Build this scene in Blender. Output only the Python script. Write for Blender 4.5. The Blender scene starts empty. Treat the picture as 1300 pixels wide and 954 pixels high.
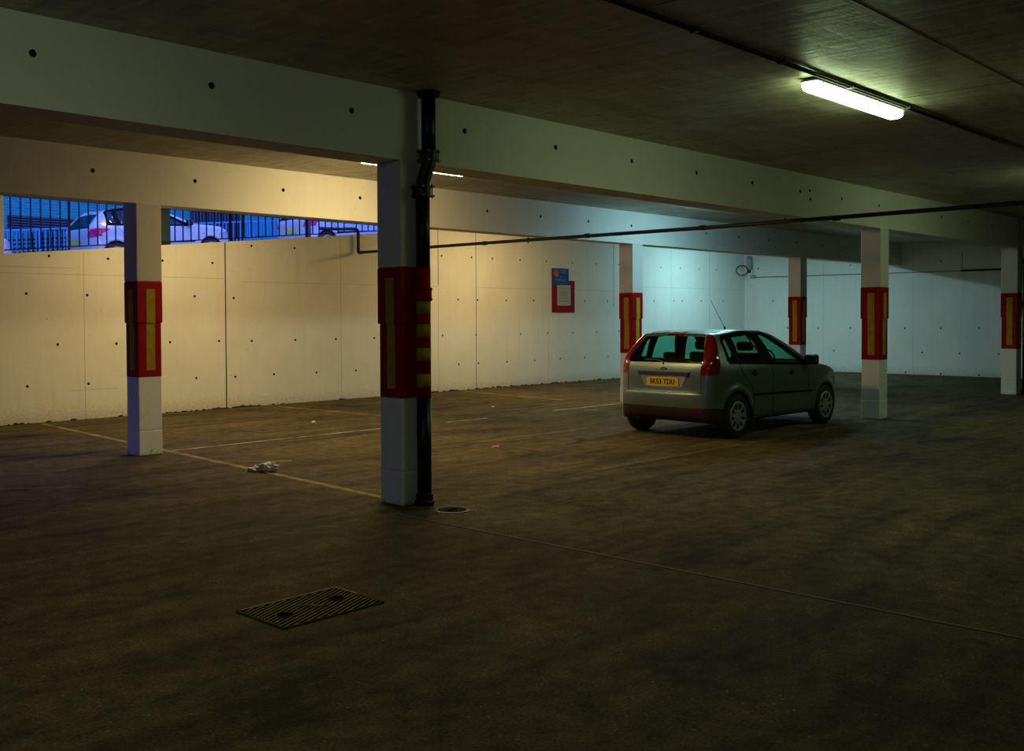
import bpy, bmesh, math, random
import numpy as np
from mathutils import Vector, Matrix
random.seed(7)
PI = math.pi
scene = bpy.context.scene
COL = scene.collection

# ------------------------------------------------------------------ materials
def new_mat(name):
    m = bpy.data.materials.new(name); m.use_nodes = True
    nt = m.node_tree; nt.nodes.clear()
    out = nt.nodes.new('ShaderNodeOutputMaterial')
    return m, nt, out
def N(nt, t, **kw):
    n = nt.nodes.new(t)
    for k, v in kw.items():
        if k.startswith('i_'):
            n.inputs[k[2:].replace('_', ' ')].default_value = v
        else: setattr(n, k, v)
    return n
def L(nt, a, b): nt.links.new(a, b)
def col4(c): return (c[0], c[1], c[2], 1)
def simple(name, col, rough=.5, metal=0., spec=.5, noise=0., nscale=8., bump=0., coat=0., emit=None, estr=0., stretch=None):
    m, nt, out = new_mat(name)
    b = N(nt, 'ShaderNodeBsdfPrincipled')
    b.inputs['Base Color'].default_value = col4(col)
    b.inputs['Roughness'].default_value = rough
    b.inputs['Metallic'].default_value = metal
    b.inputs['Specular IOR Level'].default_value = spec
    b.inputs['Coat Weight'].default_value = coat
    b.inputs['Coat Roughness'].default_value = .08
    if emit:
        b.inputs['Emission Color'].default_value = col4(emit)
        b.inputs['Emission Strength'].default_value = estr
    tc = N(nt, 'ShaderNodeTexCoord')
    src = tc.outputs['Object']
    if stretch:
        mp = N(nt, 'ShaderNodeMapping'); mp.inputs['Scale'].default_value = stretch
        L(nt, src, mp.inputs['Vector']); src = mp.outputs['Vector']
    nz = N(nt, 'ShaderNodeTexNoise'); nz.inputs['Scale'].default_value = nscale; nz.inputs['Detail'].default_value = 6
    L(nt, src, nz.inputs['Vector'])
    if noise > 0:
        mx = N(nt, 'ShaderNodeMix', data_type='RGBA', blend_type='MULTIPLY')
        mx.inputs[6].default_value = col4(col)
        cr = N(nt, 'ShaderNodeValToRGB')
        lo = 1 - noise
        cr.color_ramp.elements[0].position = .3; cr.color_ramp.elements[0].color = (lo, lo, lo, 1)
        cr.color_ramp.elements[1].position = .7; cr.color_ramp.elements[1].color = (1, 1, 1, 1)
        L(nt, nz.outputs['Fac'], cr.inputs['Fac']); L(nt, cr.outputs['Color'], mx.inputs[7])
        mx.inputs[0].default_value = 1
        L(nt, mx.outputs[2], b.inputs['Base Color'])
    if bump > 0:
        bp = N(nt, 'ShaderNodeBump'); bp.inputs['Strength'].default_value = bump; bp.inputs['Distance'].default_value = .01
        L(nt, nz.outputs['Fac'], bp.inputs['Height']); L(nt, bp.outputs['Normal'], b.inputs['Normal'])
    L(nt, b.outputs['BSDF'], out.inputs['Surface'])
    return m

def concrete(name, col, dirt=(.25, .2, .13), dirtamt=.35, streak=.25, rough=.75, low_z=None):
    """painted concrete: board marks, blotches, vertical run marks, dirt"""
    m, nt, out = new_mat(name)
    b = N(nt, 'ShaderNodeBsdfPrincipled'); b.inputs['Roughness'].default_value = rough
    b.inputs['Specular IOR Level'].default_value = .25
    g = N(nt, 'ShaderNodeNewGeometry')
    n1 = N(nt, 'ShaderNodeTexNoise'); n1.inputs['Scale'].default_value = .7; n1.inputs['Detail'].default_value = 7; n1.inputs['Roughness'].default_value = .62
    L(nt, g.outputs['Position'], n1.inputs['Vector'])
    mp = N(nt, 'ShaderNodeMapping'); mp.inputs['Scale'].default_value = (7, 7, .35)
    L(nt, g.outputs['Position'], mp.inputs['Vector'])
    n2 = N(nt, 'ShaderNodeTexNoise'); n2.inputs['Scale'].default_value = 1.; n2.inputs['Detail'].default_value = 5
    L(nt, mp.outputs['Vector'], n2.inputs['Vector'])
    n3 = N(nt, 'ShaderNodeTexNoise'); n3.inputs['Scale'].default_value = 22; n3.inputs['Detail'].default_value = 8
    L(nt, g.outputs['Position'], n3.inputs['Vector'])
    r1 = N(nt, 'ShaderNodeMapRange'); r1.inputs[1].default_value = .42; r1.inputs[2].default_value = .78; r1.inputs[4].default_value = dirtamt
    L(nt, n1.outputs['Fac'], r1.inputs[0])
    r2 = N(nt, 'ShaderNodeMapRange'); r2.inputs[1].default_value = .5; r2.inputs[2].default_value = .85; r2.inputs[4].default_value = streak
    L(nt, n2.outputs['Fac'], r2.inputs[0])
    r3 = N(nt, 'ShaderNodeMapRange'); r3.inputs[1].default_value = .66; r3.inputs[2].default_value = .72; r3.inputs[4].default_value = .35
    L(nt, n3.outputs['Fac'], r3.inputs[0])
    a1 = N(nt, 'ShaderNodeMath', operation='MAXIMUM'); L(nt, r1.outputs[0], a1.inputs[0]); L(nt, r2.outputs[0], a1.inputs[1])
    a2 = N(nt, 'ShaderNodeMath', operation='MAXIMUM'); L(nt, a1.outputs[0], a2.inputs[0]); L(nt, r3.outputs[0], a2.inputs[1])
    fac = a2.outputs[0]
    if low_z is not None:      # splash dirt near the floor
        sx = N(nt, 'ShaderNodeSeparateXYZ'); L(nt, g.outputs['Position'], sx.inputs[0])
        ad = N(nt, 'ShaderNodeMath', operation='MULTIPLY_ADD'); ad.inputs[1].default_value = .5; L(nt, n3.outputs['Fac'], ad.inputs[0]); L(nt, sx.outputs['Z'], ad.inputs[2])
        rz = N(nt, 'ShaderNodeMapRange'); rz.inputs[1].default_value = low_z + .25; rz.inputs[2].default_value = .2; rz.inputs[3].default_value = 0; rz.inputs[4].default_value = .8
        L(nt, ad.outputs[0], rz.inputs[0])
        a3 = N(nt, 'ShaderNodeMath', operation='MAXIMUM'); L(nt, fac, a3.inputs[0]); L(nt, rz.outputs[0], a3.inputs[1]); fac = a3.outputs[0]
    mx = N(nt, 'ShaderNodeMix', data_type='RGBA'); mx.inputs[6].default_value = col4(col); mx.inputs[7].default_value = col4(dirt)
    L(nt, fac, mx.inputs[0]); L(nt, mx.outputs[2], b.inputs['Base Color'])
    bp = N(nt, 'ShaderNodeBump'); bp.inputs['Strength'].default_value = .25; bp.inputs['Distance'].default_value = .01
    ad2 = N(nt, 'ShaderNodeMath', operation='ADD'); L(nt, n2.outputs['Fac'], ad2.inputs[0]); L(nt, n3.outputs['Fac'], ad2.inputs[1])
    L(nt, ad2.outputs[0], bp.inputs['Height']); L(nt, bp.outputs['Normal'], b.inputs['Normal'])
    L(nt, b.outputs['BSDF'], out.inputs['Surface'])
    return m

def floor_nodes(nt):
    """returns (colour socket, normal socket) of the dusty worn concrete floor"""
    g = N(nt, 'ShaderNodeNewGeometry')
    n1 = N(nt, 'ShaderNodeTexNoise'); n1.inputs['Scale'].default_value = .9; n1.inputs['Detail'].default_value = 10; n1.inputs['Roughness'].default_value = .66
    L(nt, g.outputs['Position'], n1.inputs['Vector'])
    mp = N(nt, 'ShaderNodeMapping'); mp.inputs['Scale'].default_value = (.5, 3.4, 1)
    mp.inputs['Rotation'].default_value = (0, 0, .12)
    L(nt, g.outputs['Position'], mp.inputs['Vector'])
    n2 = N(nt, 'ShaderNodeTexNoise'); n2.inputs['Scale'].default_value = 1.1; n2.inputs['Detail'].default_value = 8; n2.inputs['Distortion'].default_value = .4
    L(nt, mp.outputs['Vector'], n2.inputs['Vector'])
    n3 = N(nt, 'ShaderNodeTexNoise'); n3.inputs['Scale'].default_value = 60; n3.inputs['Detail'].default_value = 4
    L(nt, g.outputs['Position'], n3.inputs['Vector'])
    r = N(nt, 'ShaderNodeValToRGB')
    e = r.color_ramp.elements
    e[0].position = .34; e[0].color = (.030, .022, .009, 1)
    e[1].position = .68; e[1].color = (.158, .118, .052, 1)
    x = e.new(.5); x.color = (.100, .074, .032, 1)
    ad = N(nt, 'ShaderNodeMath', operation='MULTIPLY_ADD'); ad.inputs[1].default_value = .55; L(nt, n1.outputs['Fac'], ad.inputs[0])
    ml = N(nt, 'ShaderNodeMath', operation='MULTIPLY'); ml.inputs[1].default_value = .45; L(nt, n2.outputs['Fac'], ml.inputs[0]); L(nt, ml.outputs[0], ad.inputs[2])
    L(nt, ad.outputs[0], r.inputs['Fac'])
    # oil and tyre stains
    n5 = N(nt, 'ShaderNodeTexNoise'); n5.inputs['Scale'].default_value = 1.0; n5.inputs['Detail'].default_value = 4; n5.inputs['Distortion'].default_value = .8
    mp5 = N(nt, 'ShaderNodeMapping'); mp5.inputs['Scale'].default_value = (.8, 1.9, 1); mp5.inputs['Location'].default_value = (3.1, 7.7, 0)
    L(nt, g.outputs['Position'], mp5.inputs['Vector']); L(nt, mp5.outputs['Vector'], n5.inputs['Vector'])
    r5 = N(nt, 'ShaderNodeMapRange'); r5.inputs[1].default_value = .56; r5.inputs[2].default_value = .72; r5.inputs[3].default_value = 1; r5.inputs[4].default_value = .5
    L(nt, n5.outputs['Fac'], r5.inputs[0])
    # scattered pale grit
    vo = N(nt, 'ShaderNodeTexVoronoi'); vo.inputs['Scale'].default_value = 16; L(nt, g.outputs['Position'], vo.inputs['Vector'])
    r6 = N(nt, 'ShaderNodeMapRange'); r6.inputs[1].default_value = .05; r6.inputs[2].default_value = .14; r6.inputs[3].default_value = 2.8; r6.inputs[4].default_value = 1
    L(nt, vo.outputs['Distance'], r6.inputs[0])
    n6 = N(nt, 'ShaderNodeTexNoise'); n6.inputs['Scale'].default_value = 7; n6.inputs['Detail'].default_value = 6; L(nt, g.outputs['Position'], n6.inputs['Vector'])
    r7 = N(nt, 'ShaderNodeMapRange'); r7.inputs[1].default_value = .3; r7.inputs[2].default_value = .7; r7.inputs[3].default_value = .62; r7.inputs[4].default_value = 1.35
    L(nt, n6.outputs['Fac'], r7.inputs[0])
    m56 = N(nt, 'ShaderNodeMath', operation='MULTIPLY'); L(nt, r5.outputs[0], m56.inputs[0]); L(nt, r6.outputs[0], m56.inputs[1])
    m567 = N(nt, 'ShaderNodeMath', operation='MULTIPLY'); L(nt, m56.outputs[0], m567.inputs[0]); L(nt, r7.outputs[0], m567.inputs[1])
    # fine grit speckle
    r3 = N(nt, 'ShaderNodeMapRange'); r3.inputs[1].default_value = .35; r3.inputs[2].default_value = .7; r3.inputs[3].default_value = .6; r3.inputs[4].default_value = 1.4
    L(nt, n3.outputs['Fac'], r3.inputs[0])
    mx = N(nt, 'ShaderNodeMix', data_type='RGBA', blend_type='MULTIPLY'); mx.inputs[0].default_value = 1
    m8 = N(nt, 'ShaderNodeMath', operation='MULTIPLY'); L(nt, r3.outputs[0], m8.inputs[0]); L(nt, m567.outputs[0], m8.inputs[1])
    L(nt, r.outputs['Color'], mx.inputs[6]); L(nt, m8.outputs[0], mx.inputs[7])
    # saw-cut joint running across the lane at X = 5.5
    sx = N(nt, 'ShaderNodeSeparateXYZ'); L(nt, g.outputs['Position'], sx.inputs[0])
    n4 = N(nt, 'ShaderNodeTexNoise'); n4.inputs['Scale'].default_value = 3; L(nt, g.outputs['Position'], n4.inputs['Vector'])
    wob = N(nt, 'ShaderNodeMath', operation='MULTIPLY_ADD'); wob.inputs[1].default_value = .03; L(nt, n4.outputs['Fac'], wob.inputs[0]); L(nt, sx.outputs['X'], wob.inputs[2])
    s1 = N(nt, 'ShaderNodeMath', operation='SUBTRACT'); s1.inputs[1].default_value = 5.60; L(nt, wob.outputs[0], s1.inputs[0])
    ab = N(nt, 'ShaderNodeMath', operation='ABSOLUTE'); L(nt, s1.outputs[0], ab.inputs[0])
    lt = N(nt, 'ShaderNodeMapRange'); lt.inputs[1].default_value = .008; lt.inputs[2].default_value = .016; lt.inputs[3].default_value = 1; lt.inputs[4].default_value = 0
    L(nt, ab.outputs[0], lt.inputs[0])
    yl = N(nt, 'ShaderNodeMath', operation='LESS_THAN'); yl.inputs[1].default_value = 6.6; L(nt, sx.outputs['Y'], yl.inputs[0])
    jm = N(nt, 'ShaderNodeMath', operation='MULTIPLY'); L(nt, lt.outputs[0], jm.inputs[0]); L(nt, yl.outputs[0], jm.inputs[1])
    mj = N(nt, 'ShaderNodeMix', data_type='RGBA'); mj.inputs[7].default_value = (.012, .01, .008, 1)
    L(nt, jm.outputs[0], mj.inputs[0]); L(nt, mx.outputs[2], mj.inputs[6])
    # worn pale arris beside the joint
    s2 = N(nt, 'ShaderNodeMath', operation='ADD'); s2.inputs[1].default_value = -.026; L(nt, s1.outputs[0], s2.inputs[0])
    ab2 = N(nt, 'ShaderNodeMath', operation='ABSOLUTE'); L(nt, s2.outputs[0], ab2.inputs[0])
    lt2 = N(nt, 'ShaderNodeMapRange'); lt2.inputs[1].default_value = .004; lt2.inputs[2].default_value = .012; lt2.inputs[3].default_value = .95; lt2.inputs[4].default_value = 0
    L(nt, ab2.outputs[0], lt2.inputs[0])
    j2 = N(nt, 'ShaderNodeMath', operation='MULTIPLY'); L(nt, lt2.outputs[0], j2.inputs[0]); L(nt, yl.outputs[0], j2.inputs[1])
    mj2 = N(nt, 'ShaderNodeMix', data_type='RGBA'); mj2.inputs[7].default_value = (.24, .20, .13, 1)
    L(nt, j2.outputs[0], mj2.inputs[0]); L(nt, mj.outputs[2], mj2.inputs[6])
    bp = N(nt, 'ShaderNodeBump'); bp.inputs['Strength'].default_value = .5; bp.inputs['Distance'].default_value = .008
    sb = N(nt, 'ShaderNodeMath', operation='SUBTRACT'); L(nt, n3.outputs['Fac'], sb.inputs[0]); L(nt, jm.outputs[0], sb.inputs[1])
    sb2 = N(nt, 'ShaderNodeMath', operation='ADD'); L(nt, sb.outputs[0], sb2.inputs[0]); L(nt, n2.outputs['Fac'], sb2.inputs[1])
    L(nt, sb2.outputs[0], bp.inputs['Height'])
    return mj2.outputs[2], bp.outputs['Normal'], g
def floor_mat():
    m, nt, out = new_mat('floor_concrete')
    b = N(nt, 'ShaderNodeBsdfPrincipled'); b.inputs['Roughness'].default_value = .85; b.inputs['Specular IOR Level'].default_value = .12
    c, nrm, g = floor_nodes(nt)
    L(nt, c, b.inputs['Base Color']); L(nt, nrm, b.inputs['Normal']); L(nt, b.outputs['BSDF'], out.inputs['Surface'])
    return m
def paint_line_mat(name, col, wear_lo, wear_hi):
    m, nt, out = new_mat(name)
    b = N(nt, 'ShaderNodeBsdfPrincipled'); b.inputs['Roughness'].default_value = .7; b.inputs['Specular IOR Level'].default_value = .3
    c, nrm, g = floor_nodes(nt)
    n = N(nt, 'ShaderNodeTexNoise'); n.inputs['Scale'].default_value = 2.3; n.inputs['Detail'].default_value = 12; n.inputs['Roughness'].default_value = .7
    L(nt, g.outputs['Position'], n.inputs['Vector'])
    mr = N(nt, 'ShaderNodeMapRange'); mr.inputs[1].default_value = wear_lo; mr.inputs[2].default_value = wear_hi
    L(nt, n.outputs['Fac'], mr.inputs[0])
    mx = N(nt, 'ShaderNodeMix', data_type='RGBA'); mx.inputs[7].default_value = col4(col)
    L(nt, mr.outputs[0], mx.inputs[0]); L(nt, c, mx.inputs[6]); L(nt, mx.outputs[2], b.inputs['Base Color'])
    L(nt, nrm, b.inputs['Normal']); L(nt, b.outputs['BSDF'], out.inputs['Surface'])
    return m
def glass_mat(name, tint, refl=.5, rough=.02):
    m, nt, out = new_mat(name)
    t = N(nt, 'ShaderNodeBsdfTransparent'); t.inputs[0].default_value = col4(tint)
    gl = N(nt, 'ShaderNodeBsdfGlossy'); gl.inputs['Roughness'].default_value = rough
    fr = N(nt, 'ShaderNodeLayerWeight'); fr.inputs[0].default_value = .5
    p5 = N(nt, 'ShaderNodeMath', operation='POWER'); p5.inputs[1].default_value = 5; L(nt, fr.outputs['Facing'], p5.inputs[0])
    mu = N(nt, 'ShaderNodeMath', operation='MULTIPLY_ADD'); mu.inputs[1].default_value = .9; mu.inputs[2].default_value = .045; L(nt, p5.outputs[0], mu.inputs[0])
    mx = N(nt, 'ShaderNodeMixShader'); L(nt, mu.outputs[0], mx.inputs[0]); L(nt, t.outputs[0], mx.inputs[1]); L(nt, gl.outputs[0], mx.inputs[2])
    L(nt, mx.outputs[0], out.inputs['Surface'])
    return m
def emis(name, col, s):
    m, nt, out = new_mat(name)
    e = N(nt, 'ShaderNodeEmission'); e.inputs['Color'].default_value = col4(col); e.inputs['Strength'].default_value = s
    L(nt, e.outputs[0], out.inputs['Surface']); return m
def brick_mat(name, c1, c2, mortar):
    m, nt, out = new_mat(name)
    b = N(nt, 'ShaderNodeBsdfPrincipled'); b.inputs['Roughness'].default_value = .8
    g = N(nt, 'ShaderNodeNewGeometry'); sx = N(nt, 'ShaderNodeSeparateXYZ'); L(nt, g.outputs['Position'], sx.inputs[0])
    cb = N(nt, 'ShaderNodeCombineXYZ'); L(nt, sx.outputs['X'], cb.inputs['X']); L(nt, sx.outputs['Z'], cb.inputs['Y'])
    br = N(nt, 'ShaderNodeTexBrick'); br.inputs['Scale'].default_value = 1
    br.inputs['Brick Width'].default_value = .225; br.inputs['Row Height'].default_value = .075; br.inputs['Mortar Size'].default_value = .008
    br.inputs['Color1'].default_value = col4(c1); br.inputs['Color2'].default_value = col4(c2); br.inputs['Mortar'].default_value = col4(mortar)
    L(nt, cb.outputs[0], br.inputs['Vector']); L(nt, br.outputs['Color'], b.inputs['Base Color'])
    L(nt, b.outputs['BSDF'], out.inputs['Surface']); return m

WARM = (1., .75, .34); COOL = (.40, .84, 1.03); GREEN = (.74, 1.0, .52)
M = {}
M['wall'] = concrete('painted_wall', (.80, .76, .66), dirt=(.50, .44, .34), dirtamt=.35, streak=.3, low_z=.25)
M['beam'] = concrete('painted_beam', (.74, .72, .64), dirt=(.45, .40, .30), dirtamt=.3, streak=.12)
M['soffit'] = concrete('bare_ceiling', (.44, .39, .26), dirt=(.2, .17, .10), dirtamt=.6, streak=0., rough=.42)
def ceiling_mat():
    m, nt, out = new_mat('ceiling_slab')
    b = N(nt, 'ShaderNodeBsdfPrincipled'); b.inputs['Specular IOR Level'].default_value = .4
    g = N(nt, 'ShaderNodeNewGeometry')
    def noise(sc, det, scale=(1, 1, 1), dist=0., rot=0.):
        mp = N(nt, 'ShaderNodeMapping'); mp.inputs['Scale'].default_value = scale; mp.inputs['Rotation'].default_value = (0, 0, rot); L(nt, g.outputs['Position'], mp.inputs['Vector'])
        n = N(nt, 'ShaderNodeTexNoise'); n.inputs['Scale'].default_value = sc; n.inputs['Detail'].default_value = det; n.inputs['Distortion'].default_value = dist; n.inputs['Roughness'].default_value = .6
        L(nt, mp.outputs['Vector'], n.inputs['Vector']); return n
    a = noise(.9, 8, dist=.6); c = noise(2.2, 8, (5, .7, 1), .5, .35); d = noise(1.6, 10, (1, 4, 1), .8, -.3)
    s1 = N(nt, 'ShaderNodeMath', operation='ADD'); L(nt, a.outputs['Fac'], s1.inputs[0]); L(nt, c.outputs['Fac'], s1.inputs[1])
    s2 = N(nt, 'ShaderNodeMath', operation='ADD'); L(nt, s1.outputs[0], s2.inputs[0]); L(nt, d.outputs['Fac'], s2.inputs[1])
    r = N(nt, 'ShaderNodeMapRange'); r.inputs[1].default_value = 1.15; r.inputs[2].default_value = 1.85; L(nt, s2.outputs[0], r.inputs[0])
    cr = N(nt, 'ShaderNodeValToRGB'); e = cr.color_ramp.elements; e[0].color = (.26, .225, .14, 1); e[1].color = (.62, .56, .41, 1); e[0].position = .1; e[1].position = .85
    L(nt, r.outputs[0], cr.inputs['Fac'])
    # thin pale scratches left by the shuttering
    w = N(nt, 'ShaderNodeTexVoronoi', feature='DISTANCE_TO_EDGE'); w.inputs['Scale'].default_value = .55
    mpw = N(nt, 'ShaderNodeMapping'); mpw.inputs['Rotation'].default_value = (0, 0, .5); L(nt, g.outputs['Position'], mpw.inputs['Vector']); L(nt, mpw.outputs['Vector'], w.inputs['Vector'])
    lw = N(nt, 'ShaderNodeMapRange'); lw.inputs[1].default_value = .001; lw.inputs[2].default_value = .004; lw.inputs[3].default_value = .35; lw.inputs[4].default_value = 0; L(nt, w.outputs['Distance'], lw.inputs[0])
    nm = N(nt, 'ShaderNodeMath', operation='MULTIPLY'); L(nt, lw.outputs[0], nm.inputs[0]); L(nt, c.outputs['Fac'], nm.inputs[1])
    mx = N(nt, 'ShaderNodeMix', data_type='RGBA'); mx.inputs[7].default_value = (.75, .72, .60, 1); L(nt, nm.outputs[0], mx.inputs[0]); L(nt, cr.outputs['Color'], mx.inputs[6])
    L(nt, mx.outputs[2], b.inputs['Base Color'])
    rr_ = N(nt, 'ShaderNodeMapRange'); rr_.inputs[3].default_value = .32; rr_.inputs[4].default_value = .62; L(nt, d.outputs['Fac'], rr_.inputs[0]); L(nt, rr_.outputs[0], b.inputs['Roughness'])
    bp = N(nt, 'ShaderNodeBump'); bp.inputs['Strength'].default_value = .35; bp.inputs['Distance'].default_value = .02; L(nt, s2.outputs[0], bp.inputs['Height']); L(nt, bp.outputs['Normal'], b.inputs['Normal'])
    L(nt, b.outputs['BSDF'], out.inputs['Surface']); return m
M['soffit'] = ceiling_mat()
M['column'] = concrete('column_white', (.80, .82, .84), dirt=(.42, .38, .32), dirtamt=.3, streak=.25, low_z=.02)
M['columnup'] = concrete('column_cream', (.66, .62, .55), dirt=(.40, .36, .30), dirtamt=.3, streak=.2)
M['hole'] = simple('tie_hole', (.012, .009, .007), rough=.95, spec=0.)
M['joint'] = simple('wall_joint', (.10, .08, .055), rough=.9)
M['jointlight'] = simple('wall_joint_faint', (.54, .49, .40), rough=.9, spec=.2)
M['red'] = simple('band_red', (.36, .003, .008), rough=.6, spec=.12, noise=.25, nscale=6)
M['yellow'] = simple('band_yellow', (.46, .31, .010), rough=.6, spec=.12, noise=.3, nscale=14)
M['pipe'] = simple('black_iron', (.006, .006, .010), rough=.4, spec=.3, noise=.3, nscale=20, bump=.1)
M['ironcollar'] = simple('black_iron_worn', (.009, .008, .010), rough=.45, spec=.35, noise=.4, nscale=30, bump=.2)
M['pipeblack'] = simple('drain_black', (.016, .010, .009), rough=.5)
M['grey_plastic'] = simple('grey_fitting', (.32, .32, .30), rough=.5)
M['steelgrey'] = simple('galvanised', (.20, .21, .20), rough=.55, metal=.3, noise=.2)
M['conduit'] = simple('dark_conduit', (.035, .032, .028), rough=.5)
M['lamp_main'] = emis('tube_green_white', GREEN, 20)
M['lamp_warm'] = emis('tube_warm', WARM, 80)
M['lamp_cool'] = emis('tube_cool', COOL, 60)
M['lamp_coolbright'] = emis('tube_cool_bright', COOL, 120)
M['lamp_dim'] = emis('tube_dim', (.80, 1., .62), 15)
M['iron'] = simple('cast_iron', (.05, .038, .022), rough=.8, spec=.15, noise=.4, nscale=30, bump=.3)
M['ironlight'] = simple('highlight_edge', (.48, .36, .18), rough=.6, noise=.5, nscale=20)
M['liddark'] = simple('dark_lid', (.022, .02, .018), rough=.95, spec=.05, noise=.4, nscale=30)
M['ironedge'] = simple('rusty_edge', (.30, .22, .10), rough=.85, spec=.15, noise=.4, nscale=30)
M['void'] = simple('dark_void', (.004, .0035, .003), rough=1., spec=0.)
M['floor'] = floor_mat()
M['yline'] = paint_line_mat('worn_yellow_paint', (.50, .35, .05), .40, .70)
M['ylinefaint'] = paint_line_mat('faded_yellow_paint', (.32, .23, .06), .48, .80)
M['wline'] = paint_line_mat('worn_white_paint', (.55, .46, .30), .36, .62)
M['signblue'] = simple('sign_blue', (.002, .055, .26), rough=.5, spec=.1)
M['signorange'] = simple('sign_orange', (.60, .06, .02), rough=.5, spec=.1)
M['signwhite'] = simple('sign_white', (.14, .24, .38), rough=.5, spec=.1)
M['signred'] = simple('sign_red', (.27, .001, .005), rough=.6, spec=.08)
M['paper'] = simple('notice_paper', (.46, .45, .38), rough=.6, spec=.2)
M['ink'] = simple('notice_ink', (.20, .20, .17), rough=.7)
M['black'] = simple('satin_black', (.014, .014, .014), rough=.45)
M['blackmatt'] = simple('matt_black', (.010, .010, .010), rough=.85, spec=.2)
M['trash'] = simple('crumpled_paper', (.86, .82, .76), rough=.5, noise=.25, nscale=40)
M['trashgrey'] = simple('grey_paper', (.60, .55, .58), rough=.5, noise=.25, nscale=40)
M['trashorange'] = simple('orange_wrapper', (.75, .30, .12), rough=.45)
M['grime'] = simple('leaf_litter', (.05, .038, .022), rough=.95, noise=.4, nscale=30)
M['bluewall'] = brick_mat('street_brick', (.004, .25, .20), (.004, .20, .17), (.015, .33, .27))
M['louvre'] = simple('louvre_dark', (.05, .06, .07), rough=.6)
M['railblack'] = simple('railing_black', (.004, .004, .005), rough=.6, spec=.2)
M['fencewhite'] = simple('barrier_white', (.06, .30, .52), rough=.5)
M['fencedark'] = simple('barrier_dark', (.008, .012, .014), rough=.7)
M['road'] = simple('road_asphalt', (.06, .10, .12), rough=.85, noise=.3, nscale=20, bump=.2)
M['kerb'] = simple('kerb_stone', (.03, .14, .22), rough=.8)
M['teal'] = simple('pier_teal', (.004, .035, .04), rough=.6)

# ------------------------------------------------------------------ mesh helpers
def ob(name, bm, mat, parent=None, smooth=False, loc=None, bevel=0):
    me = bpy.data.meshes.new(name)
    bmesh.ops.recalc_face_normals(bm, faces=bm.faces[:]) if not getattr(bm, 'keepn', False) else None
    bm.to_mesh(me); bm.free()
    for m in (mat if isinstance(mat, (list, tuple)) else [mat]): me.materials.append(m)
    if smooth:
        for p in me.polygons: p.use_smooth = True
    o = bpy.data.objects.new(name, me); COL.objects.link(o)
    if parent: o.parent = parent
    if loc: o.location = loc
    if bevel:
        md = o.modifiers.new('bevel', 'BEVEL'); md.width = bevel; md.segments = 2; md.limit_method = 'ANGLE'
    return o
def tag(o, label, cat, group=None, kind=None):
    o['label'] = label; o['category'] = cat
    if group: o['group'] = group
    if kind: o['kind'] = kind
    return o
def empty(name, loc=(0, 0, 0), rz=0):
    o = bpy.data.objects.new(name, None); COL.objects.link(o); o.location = loc; o.rotation_euler = (0, 0, rz); o.empty_display_size = .1
    return o
def struct(o): o['kind'] = 'structure'; return o
def BM(): return bmesh.new()
def box(bm, x0, x1, y0, y1, z0, z1, mi=0, rot=None):
    vs = [bm.verts.new(v) for v in ((x0,y0,z0),(x1,y0,z0),(x1,y1,z0),(x0,y1,z0),(x0,y0,z1),(x1,y0,z1),(x1,y1,z1),(x0,y1,z1))]
    fs = [(0,3,2,1),(4,5,6,7),(0,1,5,4),(1,2,6,5),(2,3,7,6),(3,0,4,7)]
    for f in fs:
        F = bm.faces.new([vs[i] for i in f]); F.material_index = mi
    if rot is not None: bmesh.ops.transform(bm, matrix=rot, verts=vs)
    return vs
def disc(bm, c, n, r, seg=12, mi=0, rr=None):
    n = Vector(n).normalized(); a = n.orthogonal().normalized(); b = n.cross(a)
    vs = []
    for i in range(seg):
        t = 2 * PI * i / seg; q = r * (rr[i % len(rr)] if rr else 1)
        vs.append(bm.verts.new(Vector(c) + a * math.cos(t) * q + b * math.sin(t) * q))
    f = bm.faces.new(vs); f.material_index = mi
    if f.normal.dot(n) < 0: f.normal_flip()
    return f
def tube(bm, pts, r, seg=10, mi=0, cap=True):
    pts = [Vector(p) for p in pts]; rings = []
    rs = r if isinstance(r, (list, tuple)) else [r] * len(pts)
    up = None
    for i, p in enumerate(pts):
        if i == 0: d = pts[1] - p
        elif i == len(pts) - 1: d = p - pts[-2]
        else: d = (pts[i + 1] - p).normalized() + (p - pts[i - 1]).normalized()
        d.normalize()
        if up is None: a = d.orthogonal().normalized()
        else:
            a = up - d * up.dot(d)
            a = a.normalized() if a.length > 1e-5 else d.orthogonal().normalized()
        up = a; b = d.cross(a)
        rings.append([bm.verts.new(p + (a * math.cos(2 * PI * k / seg) + b * math.sin(2 * PI * k / seg)) * rs[i]) for k in range(seg)])
    for i in range(len(rings) - 1):
        for k in range(seg):
            f = bm.faces.new((rings[i][k], rings[i][(k + 1) % seg], rings[i + 1][(k + 1) % seg], rings[i + 1][k])); f.material_index = mi
    if cap:
        bm.faces.new(rings[0][::-1]).material_index = mi; bm.faces.new(rings[-1]).material_index = mi
def lathe(bm, prof, origin=(0, 0, 0), axis='Z', seg=24, mi=0, cap=True):
    """prof: list of (r, h)"""
    rings = []; o = Vector(origin)
    for r, h in prof:
        ring = []
        for k in range(seg):
            t = 2 * PI * k / seg; a, b = r * math.cos(t), r * math.sin(t)
            v = (a, b, h) if axis == 'Z' else ((a, h, b) if axis == 'Y' else (h, a, b))
            ring.append(bm.verts.new(o + Vector(v)))
        rings.append(ring)
    for i in range(len(rings) - 1):
        for k in range(seg):
            f = bm.faces.new((rings[i][k], rings[i][(k + 1) % seg], rings[i + 1][(k + 1) % seg], rings[i + 1][k])); f.material_index = mi
    for ring in (rings[0], rings[-1]) if cap else ():
        try: bm.faces.new(ring).material_index = mi
        except ValueError: pass
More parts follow.
